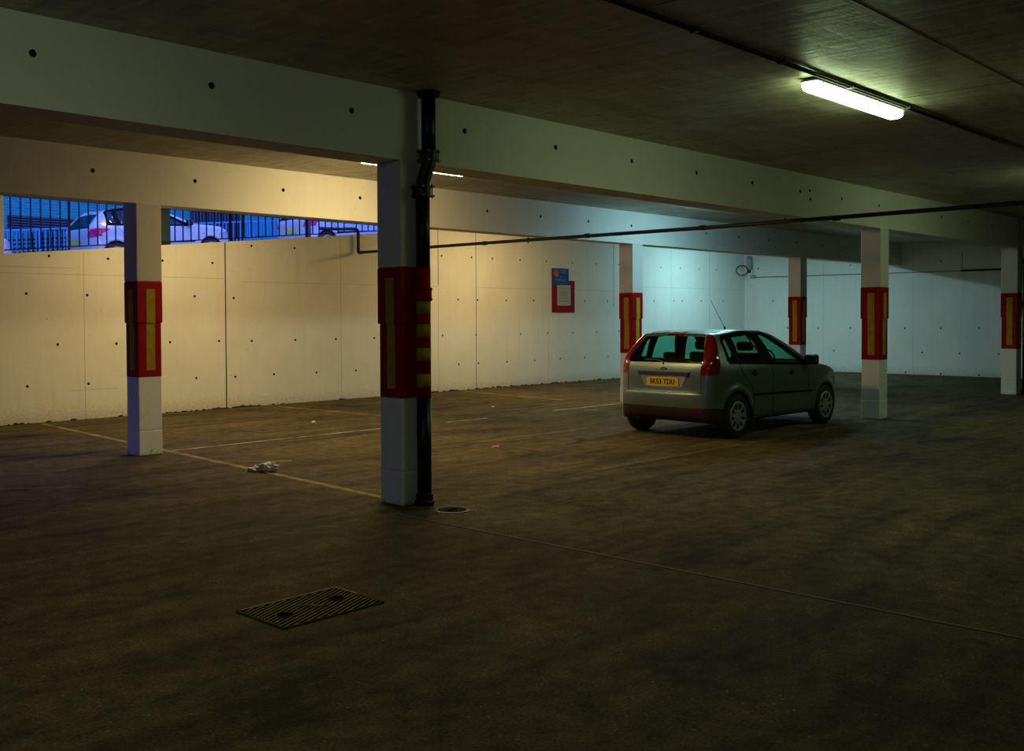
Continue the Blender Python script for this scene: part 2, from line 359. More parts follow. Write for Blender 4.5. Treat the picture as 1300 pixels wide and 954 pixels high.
def prism(bm, poly, f3, t, mi=0):
    """extrude 2D polygon: f3(u,v)->Vector, thickness vector t"""
    a = [bm.verts.new(f3(u, v)) for u, v in poly]; b = [bm.verts.new(f3(u, v) + Vector(t)) for u, v in poly]
    bm.faces.new(a).material_index = mi; bm.faces.new(b[::-1]).material_index = mi
    n = len(a)
    for i in range(n): bm.faces.new((a[i], a[(i + 1) % n], b[(i + 1) % n], b[i])).material_index = mi
def text_mesh(body, size, mat, name, parent, M4, extrude=.001, bold=0., sx=1., align='CENTER', spacing=1.):
    cu = bpy.data.curves.new(name, 'FONT'); cu.body = body; cu.size = size; cu.extrude = extrude; cu.offset = bold
    cu.align_x = align; cu.align_y = 'CENTER'; cu.space_character = spacing
    tmp = bpy.data.objects.new('tmp', cu); COL.objects.link(tmp)
    bpy.context.view_layer.update()
    me = bpy.data.meshes.new_from_object(tmp); bpy.data.objects.remove(tmp)
    me.transform(Matrix.Diagonal((sx, 1, 1, 1))); me.transform(M4)
    me.materials.clear(); me.materials.append(mat)
    o = bpy.data.objects.new(name, me); COL.objects.link(o)
    if parent: o.parent = parent
    return o

# ------------------------------------------------------------------ dimensions
YW, XW, ZC = 16.59, 28.3, 3.64
Y1, Y2 = 6.83, 11.65
ZB = 3.035
par = lambda x: 2.668 + .0978 * (x - 6.23)

# ------------------------------------------------------------------ setting
bm = BM(); box(bm, -8, 28.6, -6, 16.89, -.3, 0); struct(ob('floor', bm, M['floor']))
bm = BM(); box(bm, -8, 28.6, -6, 16.89, ZC, ZC + .35)
# board joints of the ceiling
for y in (2.85, -1.0): box(bm, -6, 28, y - .006, y + .006, ZC - .002, ZC, 1)
for x in (1.8, 5.4, 9.27, 12.9, 16.5, 20.1, 23.7): box(bm, x - .005, x + .005, -5, 3.8, ZC - .002, ZC, 1)
c = ob('ceiling', bm, [M['soffit'], M['joint']]); struct(c)

bm = BM()
poly = [(-8, 0), (XW + .3, 0), (XW + .3, ZC), (14.95, ZC), (14.95, par(14.95)), (6.2, par(6.2)), (6.2, ZC), (5.82, ZC), (5.82, par(5.82)), (-3.7, par(-3.7)), (-3.7, ZC), (-8, ZC)]
prism(bm, poly, lambda u, v: Vector((u, YW, v)), (0, .30, 0))
HOLES = [(6.882, 2.656), (7.852, 2.648), (6.52, 2.05), (7.492, 2.037), (7.0, 1.237), (7.977, 1.228), (6.516, 0.586), (7.495, 0.58), (8.825, 2.652), (9.79, 2.645), (10.604, 2.991), (11.564, 2.994), (9.43, 2.041), (10.218, 2.017), (8.949, 1.233), (9.906, 1.233), (10.592, 1.219), (11.561, 1.22), (12.529, 1.219), (13.51, 1.222), (9.444, 0.581), (10.235, 0.567), (11.069, 0.577), (12.05, 0.569), (13.026, 0.568), (15.428, 3.0), (16.356, 3.002), (17.028, 3.0), (17.976, 3.003), (18.937, 3.009), (19.927, 3.005), (20.888, 3.008), (21.858, 3.018), (15.924, 2.037), (16.539, 2.035), (17.501, 2.035), (18.461, 2.043), (20.415, 2.042), (21.368, 2.049), (15.446, 1.24), (17.991, 1.235), (18.967, 1.241), (19.927, 1.24), (20.897, 1.239), (21.869, 1.248), (15.935, 0.585), (16.557, 0.585), (17.511, 0.587), (18.485, 0.587), (19.444, 0.597), (21.379, 0.588),
  (8.45, .58), (8.46, 2.04), (14.47, 1.22), (14.0, .57), (16.49, 1.24), (20.41, .59), (22.83, 3.01), (23.47, 2.06), (23.8, 3.01), (24.42, 2.08), (24.86, 2.08), (25.85, 2.09), (24.77, 3.02), (25.74, 3.02), (27.07, 2.09), (26.7, 3.02), (5.5, 1.24), (5.5, 2.65), (4.5, 2.65)]
for k in range(10): HOLES += [(3.5 - k * .97, 1.235), (3.9 - k * .97, 2.65)]
rr = [1, .9, 1.1, .95, 1.05, .9, 1.1]
def wall_hole(bm, c, n, r=.023):
    disc(bm, Vector(c) + Vector(n) * .002, n, r, 11, 1, rr)
for x, z in HOLES:
    if x < 5.9 and z > par(x) - .1: continue
    wall_hole(bm, (x, YW, z), (0, -1, 0))
def vj(x, z0, z1, w=.006, mi=2): box(bm, x - w, x + w, YW - .002, YW, z0, z1, mi)
vj(10.05, 0, 3.03, .010, 1); vj(7.44, 0, 2.76, .005, 3); vj(12.66, 0, 3.28, .005, 3); vj(16.49, 0, ZC, .007, 2); vj(15.32, 2.35, ZC, .008, 2); vj(15.32, 0, 2.35, .004, 3)
vj(19.0, 0, 1.7, .004, 3); vj(21.63, 1.9, ZC, .008, 2); vj(24.3, 0, ZC, .005, 3); vj(26.3, 0, ZC, .005, 3); vj(4.85, 0, 2.5, .006, 3)
for x0, x1, z in ((4.9, 10.0, 2.37), (10.4, 15.3, 2.32), (16.5, 21.6, 2.32), (21.7, 28.2, 2.45), (4.9, 7.3, 2.47), (7.2, 8.0, .48)):
    box(bm, x0, x1, YW - .0015, YW, z - .004, z + .004, 3)
random.seed(3)
for i in range(70):     # spalls and scars in the paint
    x = random.uniform(5, 27); z = random.uniform(.4, 2.9)
    disc(bm, (x, YW - .0012, z), (0, -1, 0), random.uniform(.006, .016), 7, 3, [random.uniform(.5, 1.4) for _ in range(7)])
wb = struct(ob('wall_back', bm, [M['wall'], M['hole'], M['joint'], M['jointlight']]))

bm = BM(); box(bm, XW, XW + .3, -6, YW, 0, ZC)
HB = [(16.099, 3.099), (13.116, 3.095), (15.603, 2.097), (14.107, 1.268), (13.115, 1.286), (11.524, 1.282), (10.54, 1.288), (9.537, 1.304), (13.613, 0.612), (11.037, 0.618), (10.036, 0.611), (9.036, 0.617), (10.545, 3.104), (9.533, 3.109), (15.1, 1.28), (14.6, 2.1), (11.5, .045), (10.53, .045), (9.53, .05), (8.5, 1.3), (7.5, 1.3), (8.0, .61), (15.6, .6), (14.6, .6)]
for y, z in HB: wall_hole(bm, (XW, y, z), (-1, 0, 0))
for y in (13.95, 11.3, 8.6): box(bm, XW - .002, XW, y - .005, y + .005, 0, ZC, 3)
struct(ob('wall_right', bm, [M['wall'], M['hole'], M['joint'], M['jointlight']]))
bm = BM(); box(bm, -8.3, -8, -6, 3, 0, ZC); box(bm, -8.3, -8, 3.9, 16.89, 0, ZC); box(bm, -8.3, -8, 3, 3.9, 2.2, ZC); struct(ob('wall_left', bm, M['wall']))
bm = BM(); box(bm, -8, 28.6, -6.3, -6, 0, ZC); struct(ob('wall_front', bm, M['wall']))

# beams
def beam(y0, y1, hx, label, zb=ZB, x0=-8, x1=XW - .01, gap=None):
    bm = BM(); box(bm, x0, x1, y0, y1, zb, ZC)
    for x, z in hx: disc(bm, (x, y0 - .002, z), (0, -1, 0), .026, 11, 1, rr)
    if gap:
        box(bm, gap - .012, gap + .012, y0 - .003, y0, zb, ZC, 1)
    o = ob('concrete_beam', bm, [M['beam'], M['hole'], M['jointlight']]); tag(o, label, 'beam'); return o
beam(Y1, Y1 + .38, [(2.746 + 1.3 * k + random.uniform(-.01, .01), 3.385) for k in range(-4, 19)] + [(13.45, 3.30), (13.43, 3.42)], 'pale concrete ceiling beam nearest the camera, carried by the column with the downpipe', gap=22.6)
beam(Y2, Y2 + .33, [(5.345 + 1.3 * k, 3.37) for k in range(-4, 17)], 'pale concrete ceiling beam farther back, just in front of the barred opening', x1=XW - .01)

# columns
def column(x, y, label, right_stripe=True):
    t = empty('concrete_column', (x, y, 0)); tag(t, label, 'column', 'square columns with red and yellow bands')
    w = .30
    bm = BM(); e = .012
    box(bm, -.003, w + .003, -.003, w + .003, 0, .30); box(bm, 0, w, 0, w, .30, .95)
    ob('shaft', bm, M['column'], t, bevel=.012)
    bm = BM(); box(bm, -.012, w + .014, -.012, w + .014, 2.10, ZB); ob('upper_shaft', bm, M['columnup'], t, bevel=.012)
    bm = BM(); box(bm, -.002, w + .002, -.002, w + .002, .945, 1.60); box(bm, -.014, w + .016, -.014, w + .016, 1.60, 2.10)
    ob('red_band', bm, M['red'], t, bevel=.012)
    for face in ('x0', 'y0', 'x1', 'y1'):
        bm = BM()
        for z0, z1, off in ((1.03, 1.60, .003), (1.60, 2.01, .015)):
            a, b = (.085, .195)
            if face == 'x0': box(bm, -off - .002, -off + .004, a, b, z0, z1)
            if face == 'x1': box(bm, w + off, w + off + .004, a, b, z0, z1)
            if face == 'y0': box(bm, a + .02, b + .02, -off - .002, -off + .004, z0, z1)
            if face == 'y1': box(bm, a, b, w + off, w + off + .004, z0, z1)
        if face == 'y0' and not right_stripe: bm.free(); continue
        ob('yellow_stripe', bm, M['yellow'], t)
    return t
column(5.87, Y1, 'nearest square white column with red and yellow band, standing behind the black downpipe', right_stripe=False)
column(15.79, Y1, 'square white column with red band standing alone to the right of the silver car')
column(22.48, Y1, 'square white column with red band at the far right, beside the second downpipe')
column(5.87, Y2, 'square white column with red band in front of the barred street opening, left side')
column(15.78, Y2, 'square white column with red band behind the rear left corner of the silver car')
column(22.45, Y2, 'square white column with red band behind the bonnet of the silver car')

# downpipes
def downpipe(x, y, label):
    t = empty('downpipe', (x, y, 0)); tag(t, label, 'pipe', 'black cast iron downpipes')
    lx, ly = 0., 0.; ux, uy = .045, -.03
    pts = [(lx, ly, .05), (lx, ly, 2.70)]
    sw = [(lx, ly, 2.70), (lx, ly, 2.80), (lx + .005, ly - .003, 2.86), (lx + .02, ly - .014, 2.92), (ux - .012, uy + .008, 2.97), (ux, uy, 3.02), (ux, uy, 3.10)]
    bm = BM(); tube(bm, [(lx, ly, .08), (lx, ly, .945)], .064, 20); ob('lower_pipe', bm, M['pipe'], t, True)
    bm = BM(); tube(bm, [(lx, ly, .945), (lx, ly, 2.10)], .064, 20); ob('red_band', bm, M['red'], t, True)
    bm = BM(); tube(bm, [(lx, ly, 2.10), (lx, ly, 2.72)], .062, 20); ob('middle_pipe', bm, M['pipe'], t, True)
    bm = BM(); tube(bm, sw, .062, 20); ob('offset_bend', bm, M['pipe'], t, True)
    bm = BM(); tube(bm, [(ux, uy, 3.05), (ux, uy, ZC - .01)], .063, 20); ob('upper_pipe', bm, M['pipe'], t, True)
    for z0, z1 in ((1.69, 1.803), (1.484, 1.599), (1.277, 1.39), (1.043, 1.161)):
        bm = BM(); lathe(bm, [(.0655, z0), (.0655, z1)], (lx, ly, 0), seg=20); ob('yellow_stripe', bm, M['yellow'], t, True)
    bm = BM(); lathe(bm, [(.064, 1.80), (.082, 1.81), (.082, 1.825), (.074, 1.83), (.074, 1.895), (.082, 1.90), (.082, 1.915), (.064, 1.925)], (lx, ly, 0)); ob('red_collar', bm, M['red'], t)
    for (cx, cy, z) in ((lx, ly, 2.72), (ux, uy, 3.03)):
        bm = BM()
        lathe(bm, [(.062, z), (.080, z), (.080, z + .016), (.072, z + .02), (.072, z + .075), (.080, z + .079), (.080, z + .095), (.062, z + .095)], (cx, cy, 0))
        for k in range(4):
            a = PI / 4 + k * PI / 2; px, py = cx + .083 * math.cos(a), cy + .083 * math.sin(a)
            tube(bm, [(px, py, z - .012), (px, py, z + .108)], .006, 6)
            for zz in (z - .006, z + .095): tube(bm, [(px, py, zz), (px, py, zz + .012)], .013, 6)
            box(bm, px - .016, px + .016, py - .016, py + .016, z, z + .016); box(bm, px - .016, px + .016, py - .016, py + .016, z + .079, z + .095)
        ob('socket_collar', bm, M['ironcollar'], t)
    bm = BM(); lathe(bm, [(.086, 0), (.086, .035), (.078, .045), (.078, .095), (.066, .105)], (lx, ly, 0)); ob('base_collar', bm, M['ironcollar'], t)
    bm = BM(); lathe(bm, [(.064, ZC - .05), (.09, ZC - .045), (.10, ZC - .02), (.11, ZC - .001)], (ux, uy, 0)); ob('ceiling_flange', bm, M['ironcollar'], t)
    return t
downpipe(6.05, Y1 - .085, 'black cast iron downpipe with red and yellow band on the nearest column')
downpipe(22.79, Y1 - .085, 'black downpipe with yellow stripes at the extreme right edge')

# long drain pipe across the bays
t = empty('drain_pipe', (13.05, 16.45, 2.985)); tag(t, 'long thin black overhead pipe crossing the whole car park below the beams', 'pipe')
bm = BM(); tube(bm, [(0, -19.0, -.01), (0, -12.6, .005), (0, -8.2, -.02), (0, -3., -.01), (0, -.02, -.02)], .029, 12); ob('pipe_run', bm, M['pipeblack'], t, True)
bm = BM(); tube(bm, [(0, -.06, -.02), (0, .03, -.02), (0, .055, 0), (0, .06, .05), (0, .06, .36), (0, .075, .42), (0, .13, .46), (0, .44, .49), (-.05, .60, .49), (-.45, .75, .49)], .034, 12); ob('riser', bm, M['pipeblack'], t, True)
for yy in (-3.55, -5.9, -8.1, -10.2, -12.6):
    bm = BM(); z = -.012 + (0 if yy > -6 else -.004)
    tube(bm, [(0, yy - .05, z), (0, yy + .05, z)], .038, 12); ob('coupling', bm, M['pipeblack'], t, True)
for yy, top in ((-4.6, 3.035), (-9.45, 3.035)):
    bm = BM(); tube(bm, [(0, yy, .02), (0, yy, top - 2.985 if top > 3.1 else .05)], .005, 6); tube(bm, [(0, yy - .012, -.01), (0, yy + .012, -.01)], .036, 12)
    if yy in (-4.6,): tube(bm, [(0, yy, -.03), (0, yy, -.065)], .012, 6)
    ob('hanger', bm, M['pipeblack'], t)

# ------------------------------------------------------------------ lamps
def lamp(x, y, mat, label):
    t = empty('fluorescent_lamp', (x, y, ZC)); tag(t, label, 'lamp', 'long fluorescent ceiling lamps')
    H = .895
    bm = BM()
    sec = [(-.055, 0), (-.066, -.022), (-.082, -.036), (.082, -.036), (.066, -.022), (.055, 0)]
    rings = []
    for xx, s in ((-H + .05, .85), (-H + .005, 1), (H - .005, 1), (H - .05, .85)):
        rings.append([bm.verts.new((xx if s == 1 else xx * (1 - .0), yy * (1 if s == 1 else s), zz)) for yy, zz in sec])
    rings = [rings[1], rings[2]]
    bm2 = BM()
    A = [bm2.verts.new((-H + (.05 if zz > -.02 else .0), yy, zz)) for yy, zz in sec]; B = [bm2.verts.new((H - (.05 if zz > -.02 else .0), yy, zz)) for yy, zz in sec]
    bm2.faces.new(A[::-1]); bm2.faces.new(B)
    for i in range(6): bm2.faces.new((A[i], A[(i + 1) % 6], B[(i + 1) % 6], B[i]))
    bm.free(); ob('housing', bm2, M['grey_plastic'], t)
    # prismatic diffuser, rounded ends
    bm = BM(); prof = [(.081, -.037), (.080, -.075), (.070, -.095), (.048, -.108), (0, -.112), (-.048, -.108), (-.070, -.095), (-.080, -.075), (-.081, -.037)]
    rings = []
    for xx, s in ((-H, .55), (-H + .012, .8), (-H + .04, .96), (-H + .08, 1), (H - .08, 1), (H - .04, .96), (H - .012, .8), (H, .55)):
        rings.append([bm.verts.new((xx, yy * s, -.037 + (zz + .037) * (s if s > .9 else s * .8))) for yy, zz in prof])
    for i in range(len(rings) - 1):
        for k in range(len(prof) - 1): bm.faces.new((rings[i][k], rings[i][k + 1], rings[i + 1][k + 1], rings[i + 1][k]))
    bm.faces.new(rings[0]); bm.faces.new(rings[-1][::-1])
    bm.faces.new([r[0] for r in rings] + [r[-1] for r in rings][::-1])
    ob('diffuser', bm, mat, t)
    for k in range(-3, 4):
        for s in (-1, 1):
            bm = BM(); box(bm, k * .27 - .009, k * .27 + .009, s * .086 - .006, s * .086 + .006, -.056, -.026); ob('clip', bm, M['grey_plastic'], t)
    return t
LX = (8.76, 15.97, 23.0)
lamp(8.80, 4.035, M['lamp_main'], 'bright white fluorescent lamp on the ceiling at upper right, fully in view')
lamp(16.0, 4.035, M['lamp_main'], 'fluorescent lamp just outside the right edge, its glow on the ceiling')
lamp(1.6, 4.035, M['lamp_dim'], 'dim fluorescent lamp on the ceiling outside the left edge')
lamp(8.70, 9.81, M['lamp_warm'], 'warm white fluorescent lamp behind the downpipe bend, between the two beams')
lamp(16.05, 9.77, M['lamp_cool'], 'cool white fluorescent lamp barely showing under the near beam, above the car')
lamp(8.76, 14.25, M['lamp_warm'], 'warm fluorescent lamp hidden above the far beam near the barred opening')
lamp(16.1, 14.25, M['lamp_warm'], 'warm fluorescent lamp hidden above the far beam, over the wall sign')
lamp(24.4, 14.3, M['lamp_coolbright'], 'cool fluorescent lamp hidden above the far beam, near the corner camera')

t = empty('cable_conduit', (0, 3.915, ZC - .022)); tag(t, 'dark cable conduit running along the ceiling past the bright lamp', 'conduit')
bm = BM(); tube(bm, [(-7, 0, 0), (28.2, 0, 0)], .012, 8); tube(bm, [(-7, -.03, .004), (28.2, -.03, .004)], .008, 8); ob('tubes', bm, M['conduit'], t, True)
bm = BM()
for k in range(-5, 24): box(bm, k * 1.2 - .012, k * 1.2 + .012, -.05, .018, -.014, .016)
ob('saddles', bm, M['conduit'], t)
# ------------------------------------------------------------------ floor marks
def line(x0, x1, y0, y1, mat, label, z=.0015):
    bm = BM(); box(bm, x0, x1, y0, y1, 0, z); o = ob('parking_line', bm, mat); tag(o, label, 'parking line', 'worn bay markings'); return o
def line2(a, b, w, mat, label):
    a = Vector((*a, 0)); b = Vector((*b, 0)); d = (b - a).normalized(); n = Vector((-d.y, d.x, 0)) * w / 2
    bm = BM(); prism(bm, [(0, 0), (1, 0), (1, 1), (0, 1)], lambda u, v: a.lerp(b, u) + n * (2 * v - 1), (0, 0, .0015))
    o = ob('parking_line', bm, mat); tag(o, label, 'parking line', 'worn bay markings'); return o
line2((6.66, 16.4), (6.03, 7.25), .085, M['yline'], 'worn yellow line running from the back wall past the left column to the nearest column')
line2((10.88, 16.2), (11.08, 12.2), .08, M['yline'], 'worn yellow bay line at the back wall just left of the downpipe')
line2((15.8, 16.3), (15.40, 12.9), .08, M['yline'], 'worn yellow bay line at the back wall below the sign')
line2((6.35, 11.83), (9.9, 11.83), .05, M['wline'], 'worn whitish line between the left column and the nearest column')
line2((11.0, 11.73), (11.9, 11.73), .055, M['wline'], 'short worn white dash right of the downpipe')
line2((13.6, 11.77), (21.5, 11.77), .06, M['wline'], 'faded pale line on the floor behind the silver car')
line2((7.9, 9.6), (11.8, 9.55), .06, M['ylinefaint'], 'faded yellow line across the middle bay floor')
line2((8.3, 6.86), (14.5, 6.86), .06, M['ylinefaint'], 'faint yellow line in line with the near columns, leading to the car')
line2((6.45, 10.33), (6.85, 9.93), .06, M['yline'], 'short yellow dash beside the crumpled paper')
line2((3.4, 10.8), (4.4, 9.98), .07, M['ylinefaint'], 'faint yellow mark at the left edge of the floor')

# drain grate
t = empty('drain_grate', (3.46, 4.83, 0), -.0); tag(t, 'rectangular cast iron drain cover with slanted bars in the floor', 'drain cover')
bm = BM(); box(bm, -.33, .33, -.215, .215, .0005, .002); ob('pit', bm, M['void'], t)
hx, hy = .345, .235
bm = BM()
for a, b, c_, d in ((-hx, hx, hy - .014, hy), (-hx, hx, -hy, -hy + .014), (-hx, -hx + .014, -hy, hy), (hx - .014, hx, -hy, hy)): box(bm, a, b, c_, d, 0, .008)
ob('frame', bm, M['iron'], t)
bm = BM(); box(bm, -hx + .03, hx, hy - .003, hy + .006, 0, .010); box(bm, hx - .003, hx + .006, 0, hy, 0, .010); ob('frame_highlight', bm, M['ironlight'], t)  # bright strips paint a highlight along the far and right frame edges
bm = BM(); ang = math.radians(24); d = Vector((math.cos(ang), math.sin(ang), 0)); n = Vector((-d.y, d.x, 0))
def clip_seg(c0):
    ts = []
    lo, hi = -9, 9
    for k, lim in ((0, hx - .016), (1, hy - .016)):
        if abs(d[k]) < 1e-6: continue
        a, b = sorted(((-lim - c0[k]) / d[k], (lim - c0[k]) / d[k])); lo = max(lo, a); hi = min(hi, b)
    return (lo, hi) if hi - lo > .02 else None
k = -16
while k <= 16:
    c0 = n * (k * .030); s = clip_seg(c0)
    if s:
        p, q = c0 + d * s[0], c0 + d * s[1]
        prism(bm, [(0, 0), (1, 0), (1, 1), (0, 1)], lambda u, v: p.lerp(q, u) + n * (.0055 * (2 * v - 1)) + Vector((0, 0, .002)), (0, 0, .006))
    k += 1
ob('bars', bm, M['ironedge'], t)
for sx_ in (-.2, .2):
    bm = BM(); lathe(bm, [(.056, .002), (.056, .0105), (.045, .0105), (.045, .0095)], (sx_, -.03 + .06 * (sx_ > 0), 0), seg=18, cap=False); ob('lifting_eye', bm, M['iron'], t)
    bm = BM(); disc(bm, (sx_, -.03 + .06 * (sx_ > 0), .0105), (0, 0, 1), .044, 16); ob('eye_hole', bm, M['void'], t)
for sx_, rz in ((-.045, .5), (.075, -2.6)):
    bm = BM(); tube(bm, [(sx_ + .06 * math.cos(a + rz), .06 * math.sin(a + rz) * .8, .010) for a in (-1.2, -.6, 0, .6, 1.2)], .006, 6); ob('raised_mark', bm, M['ironedge'], t)
# round access cover
t = empty('access_cover', (6.02, 6.36, 0)); tag(t, 'small round metal cover in the floor beside the downpipe foot', 'drain cover')
bm = BM(); lathe(bm, [(.150, 0), (.150, .006), (.128, .008), (.128, .003)], seg=28, cap=False); ob('rim', bm, M['ironcollar'], t)
bm = BM(); lathe(bm, [(.124, 0), (.124, .006), (.0, .0065)], seg=28); ob('lid', bm, M['liddark'], t)
bm = BM(); box(bm, -.05, .05, -.012, .012, .006, .011); ob('handle_slot', bm, M['void'], t)

# litter
def crumple(bm, c, sx_, sy_, sz_, seed, mi=0):
    r = random.Random(seed); res = bmesh.ops.create_icosphere(bm, subdivisions=3, radius=1)
    for v in res['verts']:
        p = v.co.normalized()
        q = .72 + .3 * math.sin(5.1 * p.x + seed) * math.cos(4.3 * p.y - seed) + .16 * math.sin(11 * p.z + 7 * p.x) + r.uniform(-.11, .11)
        v.co = Vector((c[0] + p.x * q * sx_, c[1] + p.y * q * sy_, max(.002, c[2] + p.z * q * sz_)))
t = empty('crumpled_paper', (6.2, 9.47, 0), -.75); tag(t, 'crumpled white paper lying on the yellow line by the left column', 'litter')
bm = BM(); crumple(bm, (.05, 0, .05), .13, .09, .07, 3); ob('white_sheet', bm, M['trash'], t)
bm = BM(); crumple(bm, (-.10, .02, .02), .13, .08, .045, 5); ob('grey_sheet', bm, M['trashgrey'], t)
bm = BM(); crumple(bm, (0, 0, .006), .085, .04, .012, 8); o = ob('flat_wrapper', bm, M['trashorange'], None, loc=(9.33, 9.05, 0)); tag(o, 'flattened pale orange wrapper on the floor right of the downpipe', 'litter')
bm = BM(); crumple(bm, (0, 0, .012), .035, .03, .02, 9); o = ob('paper_scrap', bm, M['trash'], None, loc=(13.35, 13.0, 0)); tag(o, 'tiny white scrap on the floor right of the downpipe, toward the back wall', 'litter')
bm = BM(); crumple(bm, (0, 0, .01), .05, .04, .02, 12); o = ob('paper_scrap', bm, M['trash'], None, loc=(9.6, 13.3, 0)); tag(o, 'tiny white scrap between the left column and the nearest column', 'litter')
bm = BM(); rnd = random.Random(5)
for i in range(150):
    x = rnd.choice((rnd.uniform(5, 27.8), rnd.gauss(14.9, .5), rnd.gauss(10.1, .4), rnd.gauss(17, 1)))
    s = rnd.uniform(.008, .03) * (1.6 if rnd.random() < .15 else 1)
    res = bmesh.ops.create_icosphere(bm, subdivisions=1, radius=s)
    for v in res['verts']: v.co = Vector((v.co.x * 2 * rnd.uniform(.6, 1.3) + x, v.co.y * rnd.uniform(.6, 1.3) + YW - .05, max(.001, v.co.z * .8 * rnd.uniform(.6, 1.3) + .008)))
o = ob('leaf_litter', bm, M['grime']); tag(o, 'dark grit and leaf litter gathered along the foot of the back wall', 'debris', kind='stuff')

# ------------------------------------------------------------------ signs
t = empty('notice_board', (19.56, YW, 1.748)); tag(t, 'red framed notice with white paper on the back wall below the blue sign', 'sign')
bm = BM(); box(bm, -.43, .44, -.014, -.002, 0, .80); ob('red_board', bm, M['signred'], t)
bm = BM(); box(bm, -.235, .275, -.016, -.014, .175, .69); ob('paper', bm, M['paper'], t)
bm = BM(); rnd = random.Random(4)
for z in (.60, .575, .52, .495, .47, .445, .42):
    box(bm, -.16, .22 - rnd.uniform(0, .08), -.0172, -.016, z, z + .010)
for z, h in ((.35, .022), (.275, .030)):
    x = -.17
    while x < .2:
        w = rnd.uniform(.02, .06); box(bm, x, x + w, -.0172, -.016, z, z + h); x += w + .014
ob('printed_lines', bm, M['ink'], t)
t = empty('parking_sign', (19.43, YW - .0165, 2.433)); tag(t, 'blue pay and display sign with orange disc on the back wall', 'sign')
bm = BM(); box(bm, -.32, .32, -.014, -.001, 0, .415); ob('blue_board', bm, M['signblue'], t, bevel=.004)
bm = BM(); lathe(bm, [(.001, -.019), (.095, -.018), (.095, -.014)], (-.17, 0, .29), axis='Y', seg=28); ob('orange_disc', bm, M['signorange'], t)
def wt(body, x, z, size, bold=.002, parent=None, sx=1.15):
    R = Matrix.Translation((x, -.016, z)) @ Matrix.Rotation(PI / 2, 4, 'X')
    return text_mesh(body, size, M['signwhite'], 'sign_lettering', parent, R, .001, bold, sx)
wt('PLEASE', .11, .355, .058, parent=t); wt('PAY', .11, .295, .072, .002, parent=t); wt('&', .03, .20, .070, parent=t); wt('DISPLAY', 0, .115, .088, .002, parent=t, sx=1.3)
bm = BM()
for a, b in ((-.16, -.02), (0, .12)): box(bm, a, b, -.0165, -.014, .035, .045)
ob('small_print', bm, M['signwhite'], t)

# security camera in the corner
t = empty('security_camera', (XW, 16.42, 3.16)); tag(t, 'security camera on a bracket with looped cable high in the back corner', 'camera')
bm = BM(); Rt = Matrix.Translation((-.34, -.20, .10)) @ Matrix.Rotation(math.radians(62), 4, 'Y') @ Matrix.Rotation(.25, 4, 'Z')
box(bm, -.19, .19, -.065, .065, -.06, .06, rot=Rt); ob('camera_housing', bm, M['grey_plastic'], t, bevel=.012)
bm = BM(); box(bm, -.21, .24, -.085, .085, .06, .075, rot=Rt); ob('sun_shield', bm, M['signwhite'], t)
bm = BM(); tube(bm, [(-.34, -.20, .06), (-.28, -.17, -.06), (-.12, -.10, -.10), (-.01, -.02, -.10)], .022, 10); box(bm, -.02, 0, -.07, .03, -.18, -.02); ob('bracket', bm, M['black'], t)
bm = BM(); tube(bm, [(-.45 + .12 * math.cos(a), -.02 - .13 * math.cos(a), -.12 + .15 * math.sin(a)) for a in [2 * PI * i / 20 for i in range(0, 21)]] + [(-.30, -.16, -.10)], .017, 8)
ob('cable_loop', bm, M['black'], t, True)
bm = BM(); tube(bm, [(-.03, -.16, -.08), (-.03, -.16, -.28)], .012, 8); box(bm, -.06, 0, -.24, -.08, -.36, -.26); ob('junction_box', bm, M['grey_plastic'], t)
t = empty('wall_conduit', (XW - .016, 0, 2.83)); tag(t, 'thin grey conduit running along the right hand wall below the ceiling', 'conduit')
bm = BM(); tube(bm, [(0, 16.18, 0), (0, -5.9, 0)], .013, 8); ob('tube_run', bm, M['steelgrey'], t, True)
# shallow duct box on right wall
t = empty('wall_duct', (XW, 9.1, 2.86)); tag(t, 'grey rectangular duct box high on the right wall behind the far column', 'duct')
bm = BM(); box(bm, -.07, -.002, -1.2, .87, 0, .43); ob('duct_body', bm, M['beam'], t, bevel=.006)
bm = BM(); box(bm, -.10, -.002, -1.2, .88, -.05, 0); ob('shadow_strip', bm, M['blackmatt'], t)  # black strip drawn in place of the shadow line under the duct
bm = BM(); box(bm, -.04, 0, -.02, .0, 0, .1); 
box(bm, -.074, -.07, .85, .865, 0, .43); ob('seam', bm, M['joint'], t)

# ------------------------------------------------------------------ street behind the opening
road = lambda x: 2.36 + .096 * (x - 6.23)
bm = BM(); prism(bm, [(-20, road(-20)), (60, road(60)), (60, road(60) - .3), (-20, road(-20) - .3)], lambda u, v: Vector((u, 18.2, v)), (0, 8.9, 0)); struct(ob('road', bm, M['road']))
bm = BM(); prism(bm, [(-20, road(-20) + .12), (60, road(60) + .12), (60, road(60) - .3), (-20, road(-20) - .3)], lambda u, v: Vector((u, 16.9, v)), (0, 1.3, 0)); struct(ob('pavement', bm, M['kerb']))
bm = BM(); prism(bm, [(-20, road(-20) + .12), (60, road(60) + .12), (60, road(60) - .3), (-20, road(-20) - .3)], lambda u, v: Vector((u, 24.55, v)), (0, 2.4, 0)); struct(ob('pavement', bm, M['kerb']))
bm = BM(); prism(bm, [(8.93, road(8.93) + .12), (9.16, road(9.16) + .12), (9.16, 5.2), (8.93, 5.2)], lambda u, v: Vector((u, 16.92, v)), (0, .12, 0)); o = ob('steel_post', bm, M['teal']); tag(o, 'dark flat post standing in the barred opening right of the left column', 'post')

